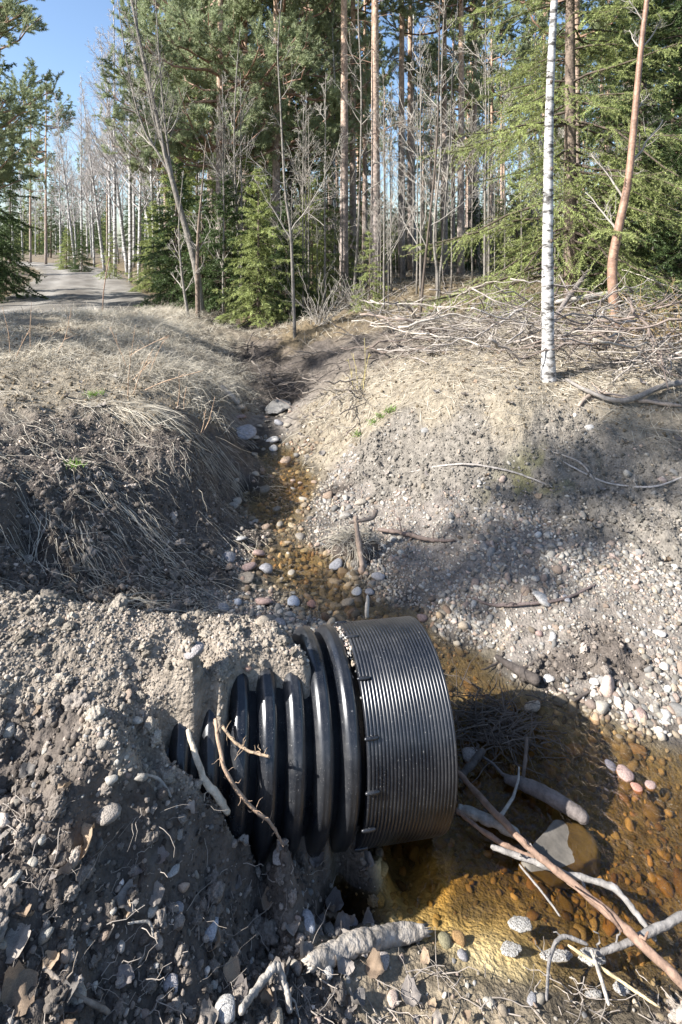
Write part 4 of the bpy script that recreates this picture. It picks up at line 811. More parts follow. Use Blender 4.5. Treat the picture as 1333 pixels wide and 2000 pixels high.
def spruce(h, rb, r0, first=.04, spacing=.28, per=6, sub=9, dens=70, nl=.05, nw=.012, m='spruce', zmax=None, power=.85, subl=.42, droop=-.30, bark='bark'):
    T = trunk_curve(h, 14, .004); Rt = r0 * (1 - np.linspace(0, 1, 14) * .93)
    zs = np.arange(first * h, h * .985, spacing); zs = np.repeat(zs, per) + rng.normal(0, spacing * .35, len(zs) * per)
    zs = np.clip(zs, first * h * .6, h * .985); t_ = zs / h
    L_ = rb * (1 - t_) ** power * rng.uniform(.62, 1.12, len(zs)) + .05; a = rng.uniform(0, 6.283, len(zs))
    el = np.where(t_ > .6, .35, np.where(t_ > .3, .1, -.05)) + rng.normal(0, .12, len(zs))
    d = np.stack([np.cos(a) * np.cos(el), np.sin(a) * np.cos(el), np.sin(el)], 1)
    base = np.stack([np.interp(zs, T[:, 2], T[:, 0]), np.interp(zs, T[:, 2], T[:, 1]), zs], 1)
    tt = np.linspace(0, 1, 7)
    dr = droop * np.clip(1.1 - t_, .1, 1)
    B = base[:, None] + d[:, None] * (L_[:, None] * tt)[..., None] + np.array([0, 0, 1.]) * (L_[:, None] * (dr[:, None] * 1.6 * tt ** 1.6 + .55 * np.abs(dr)[:, None] * tt ** 4))[..., None]
    wv = rng.normal(0, 1, B.shape).cumsum(1) * (L_ * .018)[:, None, None]; B = B + wv - wv[:, :1]
    RBr = (.012 * L_ + .003)[:, None] * np.linspace(1, .25, 7)
    S1, R1 = sprout(B, RBr, sub, .12, .97, subl, 1.0, 5, up=-.35, wob=.2, rf=.5, flat=True, lenpow=.6)
    nd1 = needles(S1, dens, nl, nw); nd2 = needles(B, dens, nl, nw, s0=.25)
    return dict(trunk=acc_mesh('trunk', M[bark], tubes(T, Rt, 9)), branches=acc_mesh('branches', M['sprucewood'], tubes(B, RBr * .7, 4, False), tubes(S1[::4], R1[::4] * .6, 3, False)), crown=acc_mesh('crown', M[m], nd1, nd2))
def pine(h, cb, rad, r0, tmat, seedy=0, dens=1., lean=(0, 0), nl=.11, nw=.024, m='pine'):
    T = trunk_curve(h, 16, .006, lean); Rt = r0 * (1 - np.linspace(0, 1, 16) * .8)
    nb = int(34 * dens); zs = np.sort(rng.uniform(cb * h, h * .98, nb)); t_ = (zs - cb * h) / (h - cb * h)
    L_ = rad * (np.sin(np.pi * np.clip(t_ * .8 + .22, 0, 1)) ** .7) * rng.uniform(.6, 1.15, nb); a = rng.uniform(0, 6.283, nb); el = rng.uniform(.05, .5, nb) + .4 * t_
    d = np.stack([np.cos(a) * np.cos(el), np.sin(a) * np.cos(el), np.sin(el)], 1); base = np.stack([np.interp(zs, T[:, 2], T[:, 0]), np.interp(zs, T[:, 2], T[:, 1]), zs], 1)
    tt = np.linspace(0, 1, 7); B = base[:, None] + d[:, None] * (L_[:, None] * tt)[..., None] - np.array([0, 0, 1.]) * (L_[:, None] * .18 * np.sin(tt * 3.1))[..., None]
    wv = rng.normal(0, 1, B.shape).cumsum(1) * (L_ * .035)[:, None, None]; B = B + wv - wv[:, :1]; RBr = (.018 * L_ + .006)[:, None] * np.linspace(1, .3, 7)
    S1, R1 = sprout(B, RBr, 9, .35, 1.0, .38, .9, 5, up=.25, wob=.25, rf=.55, lenpow=.35)
    S2, R2 = sprout(S1, R1, 5, .3, 1.0, .6, .8, 4, up=.2, wob=.2, rf=.6, lenpow=.2)
    nd = needles(S2, 150, nl, nw, .8, .7, .15); nd2 = needles(S1, 130, nl, nw, .8, .7, .35)
    nd3 = 14; zd = rng.uniform(.12 * h, cb * h, nd3); ad = rng.uniform(0, 6.28, nd3); Ld = rng.uniform(.25, 1.1, nd3)
    bd = np.stack([np.interp(zd, T[:, 2], T[:, 0]), np.interp(zd, T[:, 2], T[:, 1]), zd], 1); dd = np.stack([np.cos(ad), np.sin(ad), rng.uniform(-.2, .5, nd3)], 1)
    DB = bd[:, None] + dd[:, None] * (Ld[:, None] * np.linspace(0, 1, 5))[..., None] + rng.normal(0, .03, (nd3, 5, 3)) * np.linspace(0, 1, 5)[None, :, None]
    return dict(trunk=acc_mesh('trunk', tmat, tubes(T, Rt, 10)), branches=acc_mesh('branches', M['redbark'], tubes(B, RBr, 5, False), tubes(S1, R1, 3, False), tubes(DB, .012 * np.linspace(1, .3, 5)[None] * np.ones((nd3, 1)), 4, False)), crown=acc_mesh('crown', M[m], nd, nd2))
def bare(T, Rt, tmat, bmat, nb=16, s0=.25, lf=.32, ang=.7, sub=7, twig=5, up=.15, rmin=.0022, twl=.55, k=9):
    P0 = T[None]; R0 = Rt[None]
    B1, R1 = sprout(P0, R0, nb, s0, .98, lf, ang, 7, up=up, wob=.16, rf=.5, lenpow=.75)
    B2, R2 = sprout(B1, R1, sub, .2, 1., .5, .75, 5, up=.08, wob=.2, rf=.55, lenpow=.4)
    B3, R3 = sprout(B2, R2, twig, .15, 1., twl, .7, 4, up=-.05, wob=.22, rf=.6, lenpow=.3)
    R2 = np.maximum(R2, rmin); R3 = np.maximum(R3, rmin * .8); R1 = np.maximum(R1, rmin * 1.4)
    return dict(trunk=acc_mesh('trunk', tmat, tubes(T, Rt, k)), branches=acc_mesh('branches', bmat, tubes(B1, R1, 5, False), tubes(B2, R2, 3, False)), twigs=acc_mesh('twigs', bmat, tubes(B3, R3, 3, False)))
def plant(name, parts, loc, label, group=None, rz=0., sc=1., cat='tree'):
    e = tag(empty(name, loc, rz, sc), label, cat, group)
    for k_, me in parts.items():
        c_ = obj(k_, me, e)
        if k_ != 'trunk': c_['kind'] = 'stuff'
    return e
def at(px, Y, dz=0.):
    X = (px - CX) / F * Y; return (X, Y, float(H([X], [Y])[0]) + dz)

def birch_mat(name, dark=.06, sc=1.):
    m = bpy.data.materials.new(name); m.use_nodes = True; t = m.node_tree; N = t.nodes; L = t.links; p = N['Principled BSDF']; p.inputs['Roughness'].default_value = .7
    tc = N.new('ShaderNodeTexCoord'); mp = N.new('ShaderNodeMapping'); mp.inputs['Scale'].default_value = (3, 3, 8 * sc); L.new(tc.outputs['Object'], mp.inputs[0])
    n1 = N.new('ShaderNodeTexNoise'); n1.inputs['Scale'].default_value = 2.2; n1.inputs['Detail'].default_value = 6; n1.inputs['Roughness'].default_value = .75; L.new(mp.outputs[0], n1.inputs['Vector'])
    n2 = N.new('ShaderNodeTexNoise'); n2.inputs['Scale'].default_value = 5; n2.inputs['Detail'].default_value = 5; L.new(tc.outputs['Object'], n2.inputs['Vector'])
    cr = N.new('ShaderNodeValToRGB'); e = cr.color_ramp.elements; e[0].position = .42; e[0].color = (dark, dark * .9, dark * .8, 1); e[1].position = .53; e[1].color = (.52, .50, .47, 1); e.new(.7).color = (.64, .62, .59, 1); L.new(n1.outputs['Fac'], cr.inputs[0])
    mr = N.new('ShaderNodeMapRange'); mr.inputs['From Min'].default_value = .3; mr.inputs['From Max'].default_value = .7; mr.inputs['To Min'].default_value = .7; mr.inputs['To Max'].default_value = 1.1; L.new(n2.outputs['Fac'], mr.inputs['Value'])
    vm = N.new('ShaderNodeVectorMath'); vm.operation = 'SCALE'; L.new(cr.outputs[0], vm.inputs[0]); L.new(mr.outputs[0], vm.inputs['Scale']); L.new(vm.outputs[0], p.inputs['Base Color'])
    b = N.new('ShaderNodeBump'); b.inputs['Strength'].default_value = .5; b.inputs['Distance'].default_value = .01; L.new(n1.outputs['Fac'], b.inputs['Height']); L.new(b.outputs[0], p.inputs['Normal']); return m
M['birch'] = birch_mat('birch_bark')
def pine_mat():
    m = mat('pine_bark', (.2, .15, .12), rough=.9, var=(.45, 1.5), scale=10, bump=1., bscale=16); t = m.node_tree; N = t.nodes; L = t.links
    rgb = [q for q in N if q.type == 'RGB'][0]; vm = [q for q in N if q.type == 'VECT_MATH'][0]; tc = [q for q in N if q.type == 'TEX_COORD'][0]
    sx = N.new('ShaderNodeSeparateXYZ'); L.new(tc.outputs['Object'], sx.inputs[0]); mr = N.new('ShaderNodeMapRange'); mr.inputs['From Min'].default_value = 2; mr.inputs['From Max'].default_value = 8; L.new(sx.outputs['Z'], mr.inputs['Value'])
    mc = N.new('ShaderNodeMix'); mc.data_type = 'RGBA'; mc.inputs['A'].default_value = (.30, .25, .22, 1); mc.inputs['B'].default_value = (.45, .31, .22, 1); L.new(mr.outputs[0], mc.inputs['Factor']); L.new(mc.outputs['Result'], vm.inputs[0]); return m
M['pinebark'] = pine_mat()
M['birchtwig'] = mat('birch_twig', (.43, .40, .38), rough=.8, var=(.6, 1.3), scale=2)
M['greytwig'] = mat('grey_twig', (.32, .29, .25), rough=.85, var=(.6, 1.3), scale=2)

def stem(pp, Y, n, r0, r1, extra=None):
    """stem through these photo columns and rows at this distance, local to its base"""
    base = np.array(at(pp[0][0], Y)); P = np.array([[(q[0] - CX) / F * Y, Y + (q[2] if len(q) > 2 else 0), CZ - (q[1] - HY) / F * Y] for q in pp]); P[0] = base - (0, 0, .2)
    if extra: P = np.concatenate([P, P[-1:] + np.array(extra)])
    P = resample(P, n) - base; return base, P, np.linspace(r0, r1, n)
# the near birch
b, P, R = stem([(1072, 745), (1070, 560), (1071, 400), (1074, 200), (1083, 0)], 5.95, 26, .072, .06, extra=[(.08, 0, 1.5), (.1, .1, 3.5), (.1, .2, 6)])
R = np.r_[np.linspace(.085, .07, 3), np.linspace(.068, .013, 23)]; R = .88 * R * (1 + .04 * rng.normal(size=26)); R[0] *= 1.3; R[1] *= 1.1
pt = bare(P, R, M['birch'], M['birchtwig'], nb=14, s0=.5, lf=.2, ang=.8, sub=6, twig=4, k=16)
tr_ = plant('birch_tree', pt, tuple(b), 'white birch trunk standing on the bank edge in front of the brush pile', rz=0)
fl_ = Acc()
for j in range(70):
    a_ = rng.uniform(0, 6.28); z = rng.uniform(.2, 5.2); i = np.argmin(abs(P[:, 2] - z)); r = R[i]; cpt = np.array([np.interp(z, P[:, 2], P[:, 0]), np.interp(z, P[:, 2], P[:, 1]), z])
    dd = np.array([math.cos(a_), math.sin(a_), 0]); tg = np.array([-math.sin(a_), math.cos(a_), 0]); l = rng.uniform(.015, .05); hh = rng.uniform(.006, .018)
    fl_.add(np.array([cpt + dd * r * .98 - tg * l / 2, cpt + dd * r * .98 + tg * l / 2, cpt + dd * (r + hh) + tg * l / 2 + (0, 0, hh), cpt + dd * (r + hh) - tg * l / 2 + (0, 0, hh * .3)]), np.array([[0, 1, 2, 3]]))
tag(obj('bark_flakes', fl_.mesh('bark_flakes', M['birch'], False), tr_), kind='stuff')
for z in (1.45, 3.1, 2.2):
    V = IV * np.array([.016, .02, .022]); obj('knot', mesh_np('knot', V, [IF], M['darktwig']), tr_, (np.interp(z, P[:, 2], P[:, 0]) - .03 + .05 * rng.random(), np.interp(z, P[:, 2], P[:, 1]) - .06, z))
# red brown crooked tree at the right
b, P, R = stem([(1207, 655), (1198, 570), (1197, 510), (1210, 440), (1228, 350), (1240, 230), (1250, 120), (1264, 0)], 8.2, 24, .075, .05, extra=[(.3, 0, 2), (.5, .2, 4)]); R = np.linspace(.078, .02, 24)
plant('crooked_tree', bare(P, R, M['redbark'], M['greytwig'], nb=14, s0=.3, lf=.13, ang=.9, sub=6, twig=4, k=12), tuple(b), 'crooked tree with shiny red brown bark right of the white birch')
# leaning alder with forked stems
b, P, R = stem([(396, 605), (386, 540), (370, 470), (350, 400), (335, 345), (318, 280), (298, 190), (275, 90), (255, -10)], 13.4, 24, .11, .045, extra=[(-.5, 0, 2), (-.8, 0, 4)]); R = np.linspace(.088, .015, 24)
pt = bare(P, R, M['greybark'], M['greytwig'], nb=13, s0=.42, lf=.14, ang=.6, sub=7, twig=5, rmin=.003, up=.25)
e = plant('alder_tree', pt, tuple(b), 'grey bare tree leaning left with forked upright stems')
for j, pp in enumerate([[(340, 365), (322, 300), (300, 230), (285, 150), (270, 60), (262, -60)], [(348, 395), (335, 330), (325, 260), (315, 160), (308, 60), (300, -80)], [(338, 350), (310, 300), (285, 260), (262, 190), (245, 100), (230, 0)]]):
    Q = np.array([[(q[0] - CX) / F * 13.4, 13.4, CZ - (q[1] - HY) / F * 13.4] for q in pp]) - b; Q = resample(Q, 14); q = bare(Q, np.linspace(.034, .01, 14), M['greybark'], M['greytwig'], nb=13, s0=.25, lf=.24, ang=.55, sub=6, twig=5, rmin=.003, up=.25, k=7)
    f_ = obj('forked_stem', q['trunk'], e); tag(obj('branches', q['branches'], f_), kind='stuff'); tag(obj('twigs', q['twigs'], f_), kind='stuff')
# saplings
for pp, Y, r0, lab, tm in [([(577, 655), (573, 560), (568, 450), (558, 380), (552, 280), (547, 180), (543, 90)], 10.8, .035, 'slender pale sapling standing above the ditch', 'greybark'), ([(848, 622), (856, 550), (848, 480), (852, 400), (862, 300), (862, 180), (868, 20)], 10.5, .03, 'thin wavy pale sapling left of the near spruce', 'greybark'), ([(862, 622), (858, 560), (866, 480), (872, 380), (880, 260), (885, 120)], 10.6, .028, 'second wavy sapling close beside the thin wavy one', 'greybark'),
                           ([(818, 645), (826, 560), (835, 470), (846, 370), (855, 250), (858, 120), (860, -20)], 9.6, .026, 'dark thin stem leaning right before the open forest floor', 'darktwig'), ([(476, 590), (466, 480), (460, 350), (458, 260), (462, 150)], 14.5, .045, 'pale thin trunk rising out of the young spruces', 'greybark'), ([(372, 640), (362, 580), (354, 520), (350, 440)], 12.5, .04, 'short grey leaning trunk at the foot of the alder', 'greybark'), ([(388, 615), (386, 540), (388, 450), (394, 380)], 12.8, .06, 'dark straight trunk behind the leaning alder', 'bark'),
                           ([(690, 560), (700, 450), (705, 300), (706, 160), (700, 20)], 15, .04, 'thin birch like stem between the two big pine trunks', 'greybark'), ([(650, 520), (655, 420), (652, 300), (655, 180), (650, 60)], 18, .05, 'pale stem left of the pine with crooked boughs', 'birch')]:
    b, P, R = stem(pp, Y, 18, r0, r0 * .4, extra=[(.1, 0, 1.2)]); R = np.linspace(r0, .008, 18); plant('sapling', bare(P, R, M[tm], M['greytwig'], nb=14, s0=.25, lf=.2, ang=.8, sub=5, twig=3, rmin=.003, k=7), tuple(b), lab, cat='sapling')
# near spruce and dark spruces at the right
SN = spruce(11.5, 2.75, .11, first=.05, spacing=.30, per=6, sub=28, dens=165, nl=.034, nw=.0085, subl=.36, power=.75, droop=-.25)
plant('spruce_tree', SN, at(1115, 10.4), 'bright green spruce with wide hanging boughs behind the white birch', rz=.4, sc=1.18)
SD = spruce(12, 2.6, .13, first=.03, spacing=.24, per=7, sub=14, dens=110, nl=.05, nw=.018, m='spruce_dark')
plant('spruce_tree', SD, at(1365, 10.6), 'dark dense spruce filling the right edge', rz=1.)
plant('spruce_tree', SD, at(1255, 12.5), 'dark spruce behind the crooked red brown tree', rz=2.7)
# young spruces
YS = [spruce(3.6, 1.25, .045, first=.04, spacing=.16, per=6, sub=11, dens=130, nl=.05, nw=.016, m='spruce', power=.8), spruce(2.6, 1.0, .035, first=.03, spacing=.14, per=6, sub=10, dens=130, nl=.045, nw=.016, m='spruce_dark', power=.75), spruce(1.7, .6, .02, first=.05, spacing=.13, per=5, sub=9, dens=130, nl=.035, nw=.012, m='spruce', power=.9)]
for px, Y, i, sc, lab in [(505, 13.2, 0, 1., 'bright young spruce at the head of the ditch'), (440, 14.2, 1, 1.35, 'young spruce right of the leaning alder'), (560, 13.8, 1, 1.1, 'dark young spruce left of the slender sapling'), (610, 15.5, 0, 1.0, 'young spruce behind the slender sapling'), (345, 15.5, 1, 1.5, 'dark young spruce left of the leaning alder'), (722, 12.2, 2, 1.0, 'small thin spruce below the straight pine trunk'), (640, 18, 0, 1.25, 'young spruce beside the pine with crooked boughs'), (300, 20, 0, .9, 'young spruce by the right road edge'), (160, 34, 1, 1., 'bushy small spruce at the road bend'), (130, 38, 0, .8, 'light green small spruce at the road bend'), (12, 19.5, 1, .95, 'small spruce on the left verge of the road'), (470, 16.5, 0, 1.3, 'taller young spruce behind the ditch head'), (535, 19, 1, 1.6, 'dark spruce deep behind the ditch head'), (1010, 20, 0, 1.0, 'young spruce deep in the forest behind the near spruce'), (800, 24, 1, 1.3, 'young dark spruce in the deep forest gap'), (930, 22, 1, 1.1, 'dark young spruce behind the wavy saplings'), (215, 27, 2, 1.3, 'small green spruce on the right verge of the road'), (395, 15, 1, 1.2, 'dark spruce directly behind the alder')]:
    plant('young_spruce', YS[i], at(px, Y), lab, rz=rng.uniform(0, 6.28), sc=sc)
# pines
PN = [pine(17, .38, 2.5, .13, M['pinebark'], dens=1.3), pine(19, .5, 2.2, .14, M['pinebark'], dens=1.1), pine(16, .22, 3.0, .15, M['pinebark'], dens=1.8)]
for px, Y, i, sc, lab in [(672, 16.5, 1, 1., 'tall pine with crooked boughs left of the straight one'), (735, 15.2, 1, .98, 'straight tall pine trunk in the middle of the forest edge'), (690, 19, 1, .95, 'thinner pine trunk close behind the middle pines'), (540, 17.5, 2, 1.0, 'bushy pine with orange trunk above the young spruces'), (430, 16.5, 2, .92, 'large bushy pine behind the leaning alder'), (415, 21, 2, 1.05, 'bushy grey green pine by the road side'), (590, 27, 2, 1.1, 'bushy pine left of the tall trunks'), (785, 20, 1, 1., 'slim red pine trunk right of the straight tall pine'), (803, 22, 1, 1.05, 'second slim red pine trunk right of the straight tall pine'), (900, 19, 1, .95, 'pine trunk seen behind the left boughs of the near spruce'), (868, 21, 0, 1.05, 'pine trunk behind the wavy saplings'), (90, 48, 0, .95, 'far pine left of the road bend'), (1125, 13.5, 0, .95, 'orange pine trunk hidden behind the near spruce')]:
    plant('pine_tree', PN[i], at(px, Y), lab, rz=rng.uniform(0, 6.28), sc=sc)
# big dark tree at the left edge
SL = spruce(11, 2.2, .14, first=.07, spacing=.3, per=6, sub=13, dens=90, nl=.07, nw=.028, m='spruce_dark', droop=-.5)
plant('spruce_tree', SL, at(-45, 16.5), 'dark drooping spruce at the left edge beside the road', rz=.3)
plant('pine_tree', PN[2], at(-75, 14.5), 'dark pine boughs reaching in at the top left corner', rz=2.2, sc=.7)
# roadside birches
def birch_parts(h, r0, lean, seed):
    T = trunk_curve(h, 18, .012, lean); return bare(T, np.linspace(r0, .012, 18), M['birch'], M['birchtwig'], nb=32, s0=.25, lf=.22, ang=.6, sub=9, twig=5, rmin=.005, up=.2, k=8)
BP = [birch_parts(13, .11, (-.12, 0), 1), birch_parts(15, .10, (.0, 0), 2), birch_parts(12, .09, (-.05, .03), 3)]
for px, Y, i, sc, lab in [(250, 30, 0, 1., 'white birch leaning left over the right side of the road'), (148, 40, 0, .95, 'white birch leaning left at the road bend'), (272, 27, 2, 1., 'birch at the right verge before the leaning white one')]:
    plant('birch_tree', BP[i], at(px, Y), lab, rz=0. if i == 0 else rng.uniform(0, 6.28), sc=sc)
for px, Y in [(120, 46), (135, 50), (160, 44), (172, 52), (185, 42), (200, 48), (215, 38), (232, 44), (262, 36), (285, 33), (300, 30), (95, 60), (320, 27), (180, 60), (240, 56), (110, 70), (150, 70), (340, 24), (45, 62), (25, 56), (70, 66), (330, 32), (290, 42), (255, 25), (305, 24), (225, 30), (205, 34)]:
    plant('birch_tree', BP[rng.integers(0, 3)], at(px, Y), 'slender bare white birch in the stand along the far road', 'bare birches along the road', rz=rng.uniform(-.6, .6), sc=rng.uniform(.8, 1.1))
# forest behind
SB = spruce(13, 2.2, .13, first=.1, spacing=.4, per=5, sub=9, dens=60, nl=.10, nw=.04, m='spruce_dark'); SB2 = spruce(9, 1.9, .1, first=.06, spacing=.32, per=5, sub=9, dens=65, nl=.09, nw=.035, m='spruce')
def where(px):
    for lim, t_ in ((330, 'beyond the road bend'), (440, 'behind the leaning alder'), (540, 'behind the head of the ditch'), (640, 'behind the slender sapling'), (740, 'behind the middle pines'), (880, 'in the gap right of the straight pine'), (1060, 'behind the left boughs of the near spruce'), (1200, 'behind the white birch')):
        if px < lim: return t_
    return 'behind the crooked tree at the right'
rows = [(Y, px) for Y in (24, 28, 33, 39, 46, 55, 66) for px in np.arange(345, 1420, 2900 / Y)]
for Y, px in rows:
    Y = Y + rng.uniform(-2, 2); px = px + rng.uniform(-26, 26)
    if 745 < px < 790 and Y < 60: continue
    q = rng.random()
    if q < .74: plant('pine_tree', PN[rng.choice([0, 1, 1])], at(px, Y), 'distant tall pine trunk ' + where(px), 'distant pines ' + where(px), rz=rng.uniform(0, 6.28), sc=rng.uniform(.8, 1.1))
    elif q < .86: plant('spruce_tree', SB if rng.random() < .6 else SB2, at(px, Y), 'distant spruce between pine trunks ' + where(px), 'distant spruces ' + where(px), rz=rng.uniform(0, 6.28), sc=rng.uniform(.6, 1.0))
    else: plant('birch_tree', BP[rng.integers(0, 3)], at(px, Y), 'distant bare birch among pines ' + where(px), 'distant birches ' + where(px), rz=rng.uniform(0, 6.28), sc=rng.uniform(.7, 1.))
for px, Y, k_ in [(60, 52, 'p'), (20, 44, 's'), (100, 58, 's'), (210, 64, 'p'), (260, 60, 's'), (300, 50, 'p'), (170, 75, 'p'), (-40, 30, 's'), (330, 44, 'p'), (140, 80, 's'), (60, 80, 's')]:
    plant('pine_tree' if k_ == 'p' else 'spruce_tree', PN[1] if k_ == 'p' else SB, at(px, Y), 'distant pine behind the roadside birches' if k_ == 'p' else 'distant dark spruce behind the roadside birches', 'distant pines by the road' if k_ == 'p' else 'distant spruces by the road', rz=rng.uniform(0, 6.28), sc=rng.uniform(.7, .95))
for px, Y, sp_, sc, lab in [(385, 18.5, 2, .75, 'middle sized green spruce left behind the alder'), (465, 20, 1, .75, 'middle sized dark spruce behind the ditch head'), (350, 24, 2, .9, 'green spruce at the right road side behind the young spruces'), (525, 22, 2, .8, 'middle sized green spruce right behind the ditch head'), (590, 21, 1, .7, 'dark spruce behind the slender sapling'), (325, 30, 1, .9, 'dark spruce right of the roadside birches')]:
    plant('spruce_tree', SB if sp_ == 1 else SB2, at(px, Y), lab, rz=rng.uniform(0, 6.28), sc=sc)
plant('pine_tree', PN[2], at(352, 25), 'bushy pine right of the roadside birches', rz=1.1, sc=1.05)
plant('pine_tree', PN[2], at(480, 20), 'bushy pine between the two pines above the ditch', rz=4.1, sc=.95)
for j in range(110):
    Y = rng.uniform(72, 130); px = rng.uniform(-60, 1400)
    if 735 < px < 800: continue
    plant('spruce_tree', SB if rng.random() < .7 else SB2, at(px, Y), 'spruce of the farthest rows ' + where(px), 'farthest spruces ' + where(px), rz=rng.uniform(0, 6.28), sc=rng.uniform(.7, 1.1))
for j in range(70):
    Y = rng.uniform(26, 62); px = rng.uniform(330, 1390)
    plant('young_spruce', YS[rng.integers(0, 2)], at(px, Y), 'far young spruce ' + where(px), 'far young spruces ' + where(px), rz=rng.uniform(0, 6.28), sc=rng.uniform(.7, 1.5))
# undergrowth: bare saplings in the forest
SP = []
for i in range(3):
    T = trunk_curve(4.2, 12, .02); SP.append(bare(T, np.linspace(.022, .005, 12), M['greybark'], M['greytwig'], nb=14, s0=.15, lf=.3, ang=.7, sub=5, twig=3, rmin=.0035, k=6))
for j in range(120):
    Y = rng.uniform(11.5, 26); px = rng.uniform(410, 1330)
    if Y < 13 and px < 620: continue
    plant('sapling', SP[rng.integers(0, 3)], at(px, Y), 'thin bare undergrowth sapling ' + where(px), 'undergrowth saplings ' + where(px), rz=rng.uniform(0, 6.28), sc=rng.uniform(.5, 1.5), cat='sapling')
# bare bush right of the ditch head and yellow willow shoots
def bush(n, h, r, mt, spread=.5):
    d = norm(rng.normal(0, spread, (n, 3)) * np.array([1, 1, 0]) + np.array([0, 0, 1.])); P = jitter_curves(n, rng.normal(0, .08, (n, 3)) * np.array([1, 1, 0]), h * rng.uniform(.5, 1.1, n), d, np.full(n, .0), 7, .2); R = r * np.linspace(1, .4, 7)[None] * np.ones((n, 1))
    B, RB_ = sprout(P, R, 5, .3, .95, .4, .6, 5, wob=.2, rf=.7); return dict(stems=acc_mesh('stems', mt, tubes(P, R, 5, False)), twigs=acc_mesh('twigs', mt, tubes(B, np.maximum(RB_, .002), 3, False)))
yw = mat('yellow_shoots', (.24, .17, .08), .7)
plant('bare_bush', bush(26, 1.1, .008, M['greytwig'], .6), at(625, 11.3), 'pale leafless bush beside the slender sapling', cat='bush')
plant('bare_bush', bush(22, 1.0, .008, M['greytwig'], .6), at(700, 12.5), 'pale leafless bush by the small thin spruce', cat='bush')
plant('willow_bush', bush(20, 1.0, .006, yw, .7), at(1320, 6.9), 'yellow barked willow shoots at the right edge', cat='bush')
plant('willow_bush', bush(20, .9, .006, yw, .7), at(1250, 7.4), 'small yellowish shoots beside the crooked tree foot', cat='bush')
# road marker
b = at(200, 13.5); a = Acc(); a.add(*tubes(np.array([(0, 0, -.1), (.03, 0, .5), (.1, 0, 1.), (.17, 0, 1.35)]), np.array([.014, .013, .012, .01]), 6)); o = obj('marker_stick', a.mesh('marker_stick', M['stick']), loc=b); o.color = (.3, .2, .15, 1); tag(o, 'thin leaning marker stick at the near edge of the road', 'stick')

# ---------------------------------------------------------------- brush pile of cut branches
def stick_mesh(i):
    n = 14; P = np.stack([np.linspace(0, 1, n), rng.normal(0, .03, n).cumsum() * .5, rng.normal(0, .03, n).cumsum() * .5 + .10 * np.sin(np.linspace(0, 3, n)) * rng.uniform(-1, 1)], 1); R = np.linspace(.0095, .003, n); a = Acc(); a.add(*tubes(P, R, 5))
    B, RB_ = sprout(P[None], R[None], 7, .2, .95, .35, .6, 6, wob=.2, rf=.6); a.add(*tubes(B, np.maximum(RB_, .0016), 3, False)); return a.mesh('cut_branch_shape', M['stick'])
KM = [stick_mesh(i) for i in range(12)]
def brush(n, px0, px1, py0, py1, lmin, lmax, label, group, hmax, cols, main=0.):
    pp = np.stack([rng.uniform(px0, px1, n), rng.uniform(py0, py1, n)], 1); Q = hits(pp)
    for i in range(n):
        o = obj('cut_branch', KM[rng.integers(0, 12)]); s = rng.uniform(lmin, lmax); t_ = rng.uniform(.6, 1.3); o.scale = (s, s * t_ , s * t_)
        a_ = main + rng.normal(0, .85) + (math.pi if rng.random() < .5 else 0); pit = rng.normal(0, .26)
        o.rotation_euler = (rng.uniform(0, 6.28), pit, a_); z = rng.random() ** 1.5 * hmax
        c_, s_ = math.cos(a_), math.sin(a_); o.location = (Q[i, 0] - c_ * s * .5, Q[i, 1] - s_ * s * .5, Q[i, 2] + z + .03 + .5 * s * math.sin(pit)); c = np.array(cols[rng.integers(0, len(cols))]) * math.exp(rng.normal(0, .2)); o.color = (*c, 1); tag(o, label, 'branch', group)
CB = [(.31, .275, .24), (.26, .225, .195), (.35, .31, .26), (.19, .15, .125)]
brush(130, 760, 1075, 615, 700, .6, 1.7, 'cut bare branch in the brush pile left of the birch', 'brush pile left of the birch', .55, CB)
brush(100, 1075, 1335, 610, 745, .6, 1.7, 'cut bare branch in the brush pile right of the birch', 'brush pile right of the birch', .65, CB)
brush(85, 470, 720, 650, 790, .5, 1.2, 'dark dead branch lying in the upstream ditch', 'dead branches in the ditch', .15, [(.12, .10, .085), (.2, .17, .14), (.09, .075, .065)])
brush(24, 590, 700, 770, 870, .3, .8, 'pale dead branch on the right bank of the stream', 'dead branches on the right bank', .1, CB)
a = Acc(); pp = np.stack([rng.uniform(690, 1335, 900), rng.uniform(600, 745, 900)], 1); Q = hits(pp); n = len(Q); d = norm(rng.normal(size=(n, 3)) * np.array([1, .8, .25])); Q[:, 2] += rng.random(n) ** 2 * .3 + .02
a.add(*tubes(jitter_curves(n, Q, rng.uniform(.15, .6, n), d, np.full(n, -.05), 6, .25), rng.uniform(.0015, .0035, (n, 1)) * np.linspace(1, .5, 6), 3, False))
pp = np.stack([rng.uniform(690, 1335, 500), rng.uniform(740, 870, 500)], 1); Q = hits(pp); n = len(Q); d = norm(rng.normal(size=(n, 3)) * np.array([1, 1, .08])); Q[:, 2] += .01
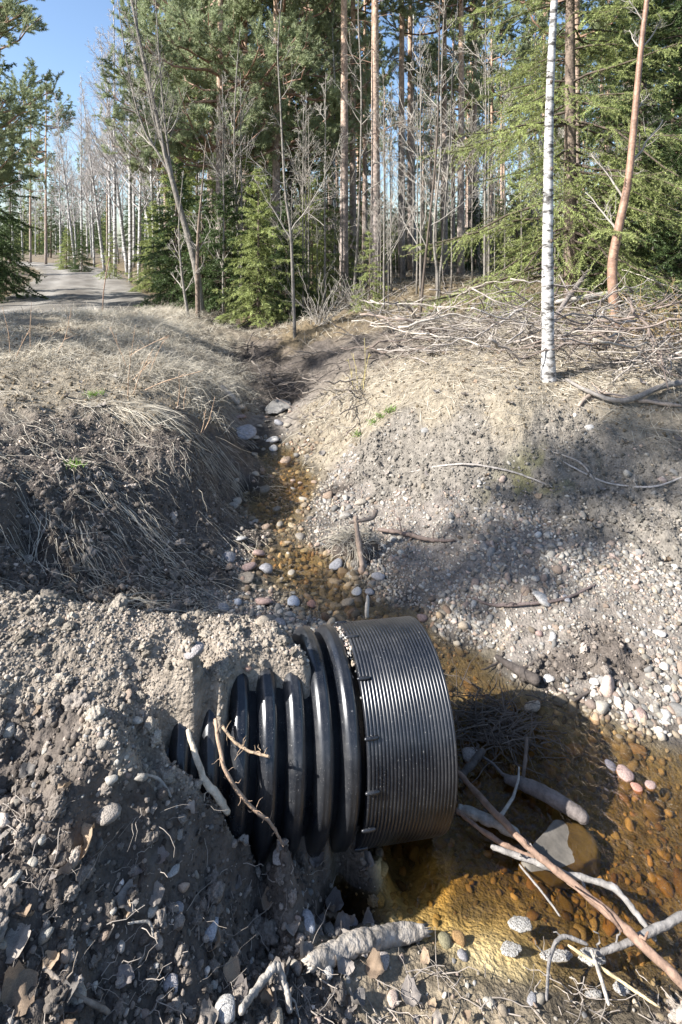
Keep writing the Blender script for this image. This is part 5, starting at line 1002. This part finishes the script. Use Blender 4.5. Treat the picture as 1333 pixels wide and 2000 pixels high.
a.add(*tubes(jitter_curves(n, Q, rng.uniform(.05, .25, n), d, np.full(n, -.05), 6, .25), rng.uniform(.001, .002, (n, 1)) * np.linspace(1, .5, 6), 3, False))
tag(obj('fine_twigs', a.mesh('fine_twigs', M['twig'])), 'fine broken twigs strewn over the right bank and brush pile', 'twigs', kind='stuff')
a = Acc(); pp = np.stack([rng.uniform(0, 660, 260), rng.uniform(1560, 1999, 260)], 1); Q = hits(pp); n = len(Q); d = norm(rng.normal(size=(n, 3)) * np.array([1, 1, .15])); Q[:, 2] += .012
a.add(*tubes(jitter_curves(n, Q, rng.uniform(.02, .12, n), d, np.full(n, .0), 6, .4), rng.uniform(.0006, .0018, (n, 1)) * np.linspace(1, .5, 6), 4, False))
pp = np.stack([rng.uniform(560, 1335, 90), rng.uniform(1900, 1999, 90)], 1); Q = hits(pp); n = len(Q); d = norm(rng.normal(size=(n, 3)) * np.array([1, 1, .2])); Q[:, 2] += .012
a.add(*tubes(jitter_curves(n, Q, rng.uniform(.03, .16, n), d, np.full(n, .0), 6, .3), rng.uniform(.0008, .0025, (n, 1)) * np.linspace(1, .5, 6), 4, False))
tag(obj('root_fibres', a.mesh('root_fibres', M['twig'])), 'fine roots and twig bits in the foreground earth', 'twigs', kind='stuff')

# ---------------------------------------------------------------- trees across the road, left of the frame, whose shadows reach in
SS = spruce(14, 1.6, .15, first=.1, spacing=.33, per=8, sub=9, dens=60, nl=.10, nw=.035, m='spruce_dark')
sdir = np.array([math.cos(SUN_AZ), math.sin(SUN_AZ)]); sper = np.array([-sdir[1], sdir[0]])
for p_, q_, sc, pt_, nm in [(-12.5, 3.65, 1.12, SS, 'spruce'), (-13, 8.5, 1.05, SB, 'spruce'), (-14, 10.1, 1.15, SB, 'spruce'), (-17, 14, .8, SB, 'spruce')]:
    xy = sdir * p_ + sper * q_; plant(nm + '_tree', pt_, (xy[0], xy[1], .95), 'dark roadside %s beyond the left side of the view' % nm, '%s trees left of the view' % nm, rz=rng.uniform(0, 6.28), sc=sc)
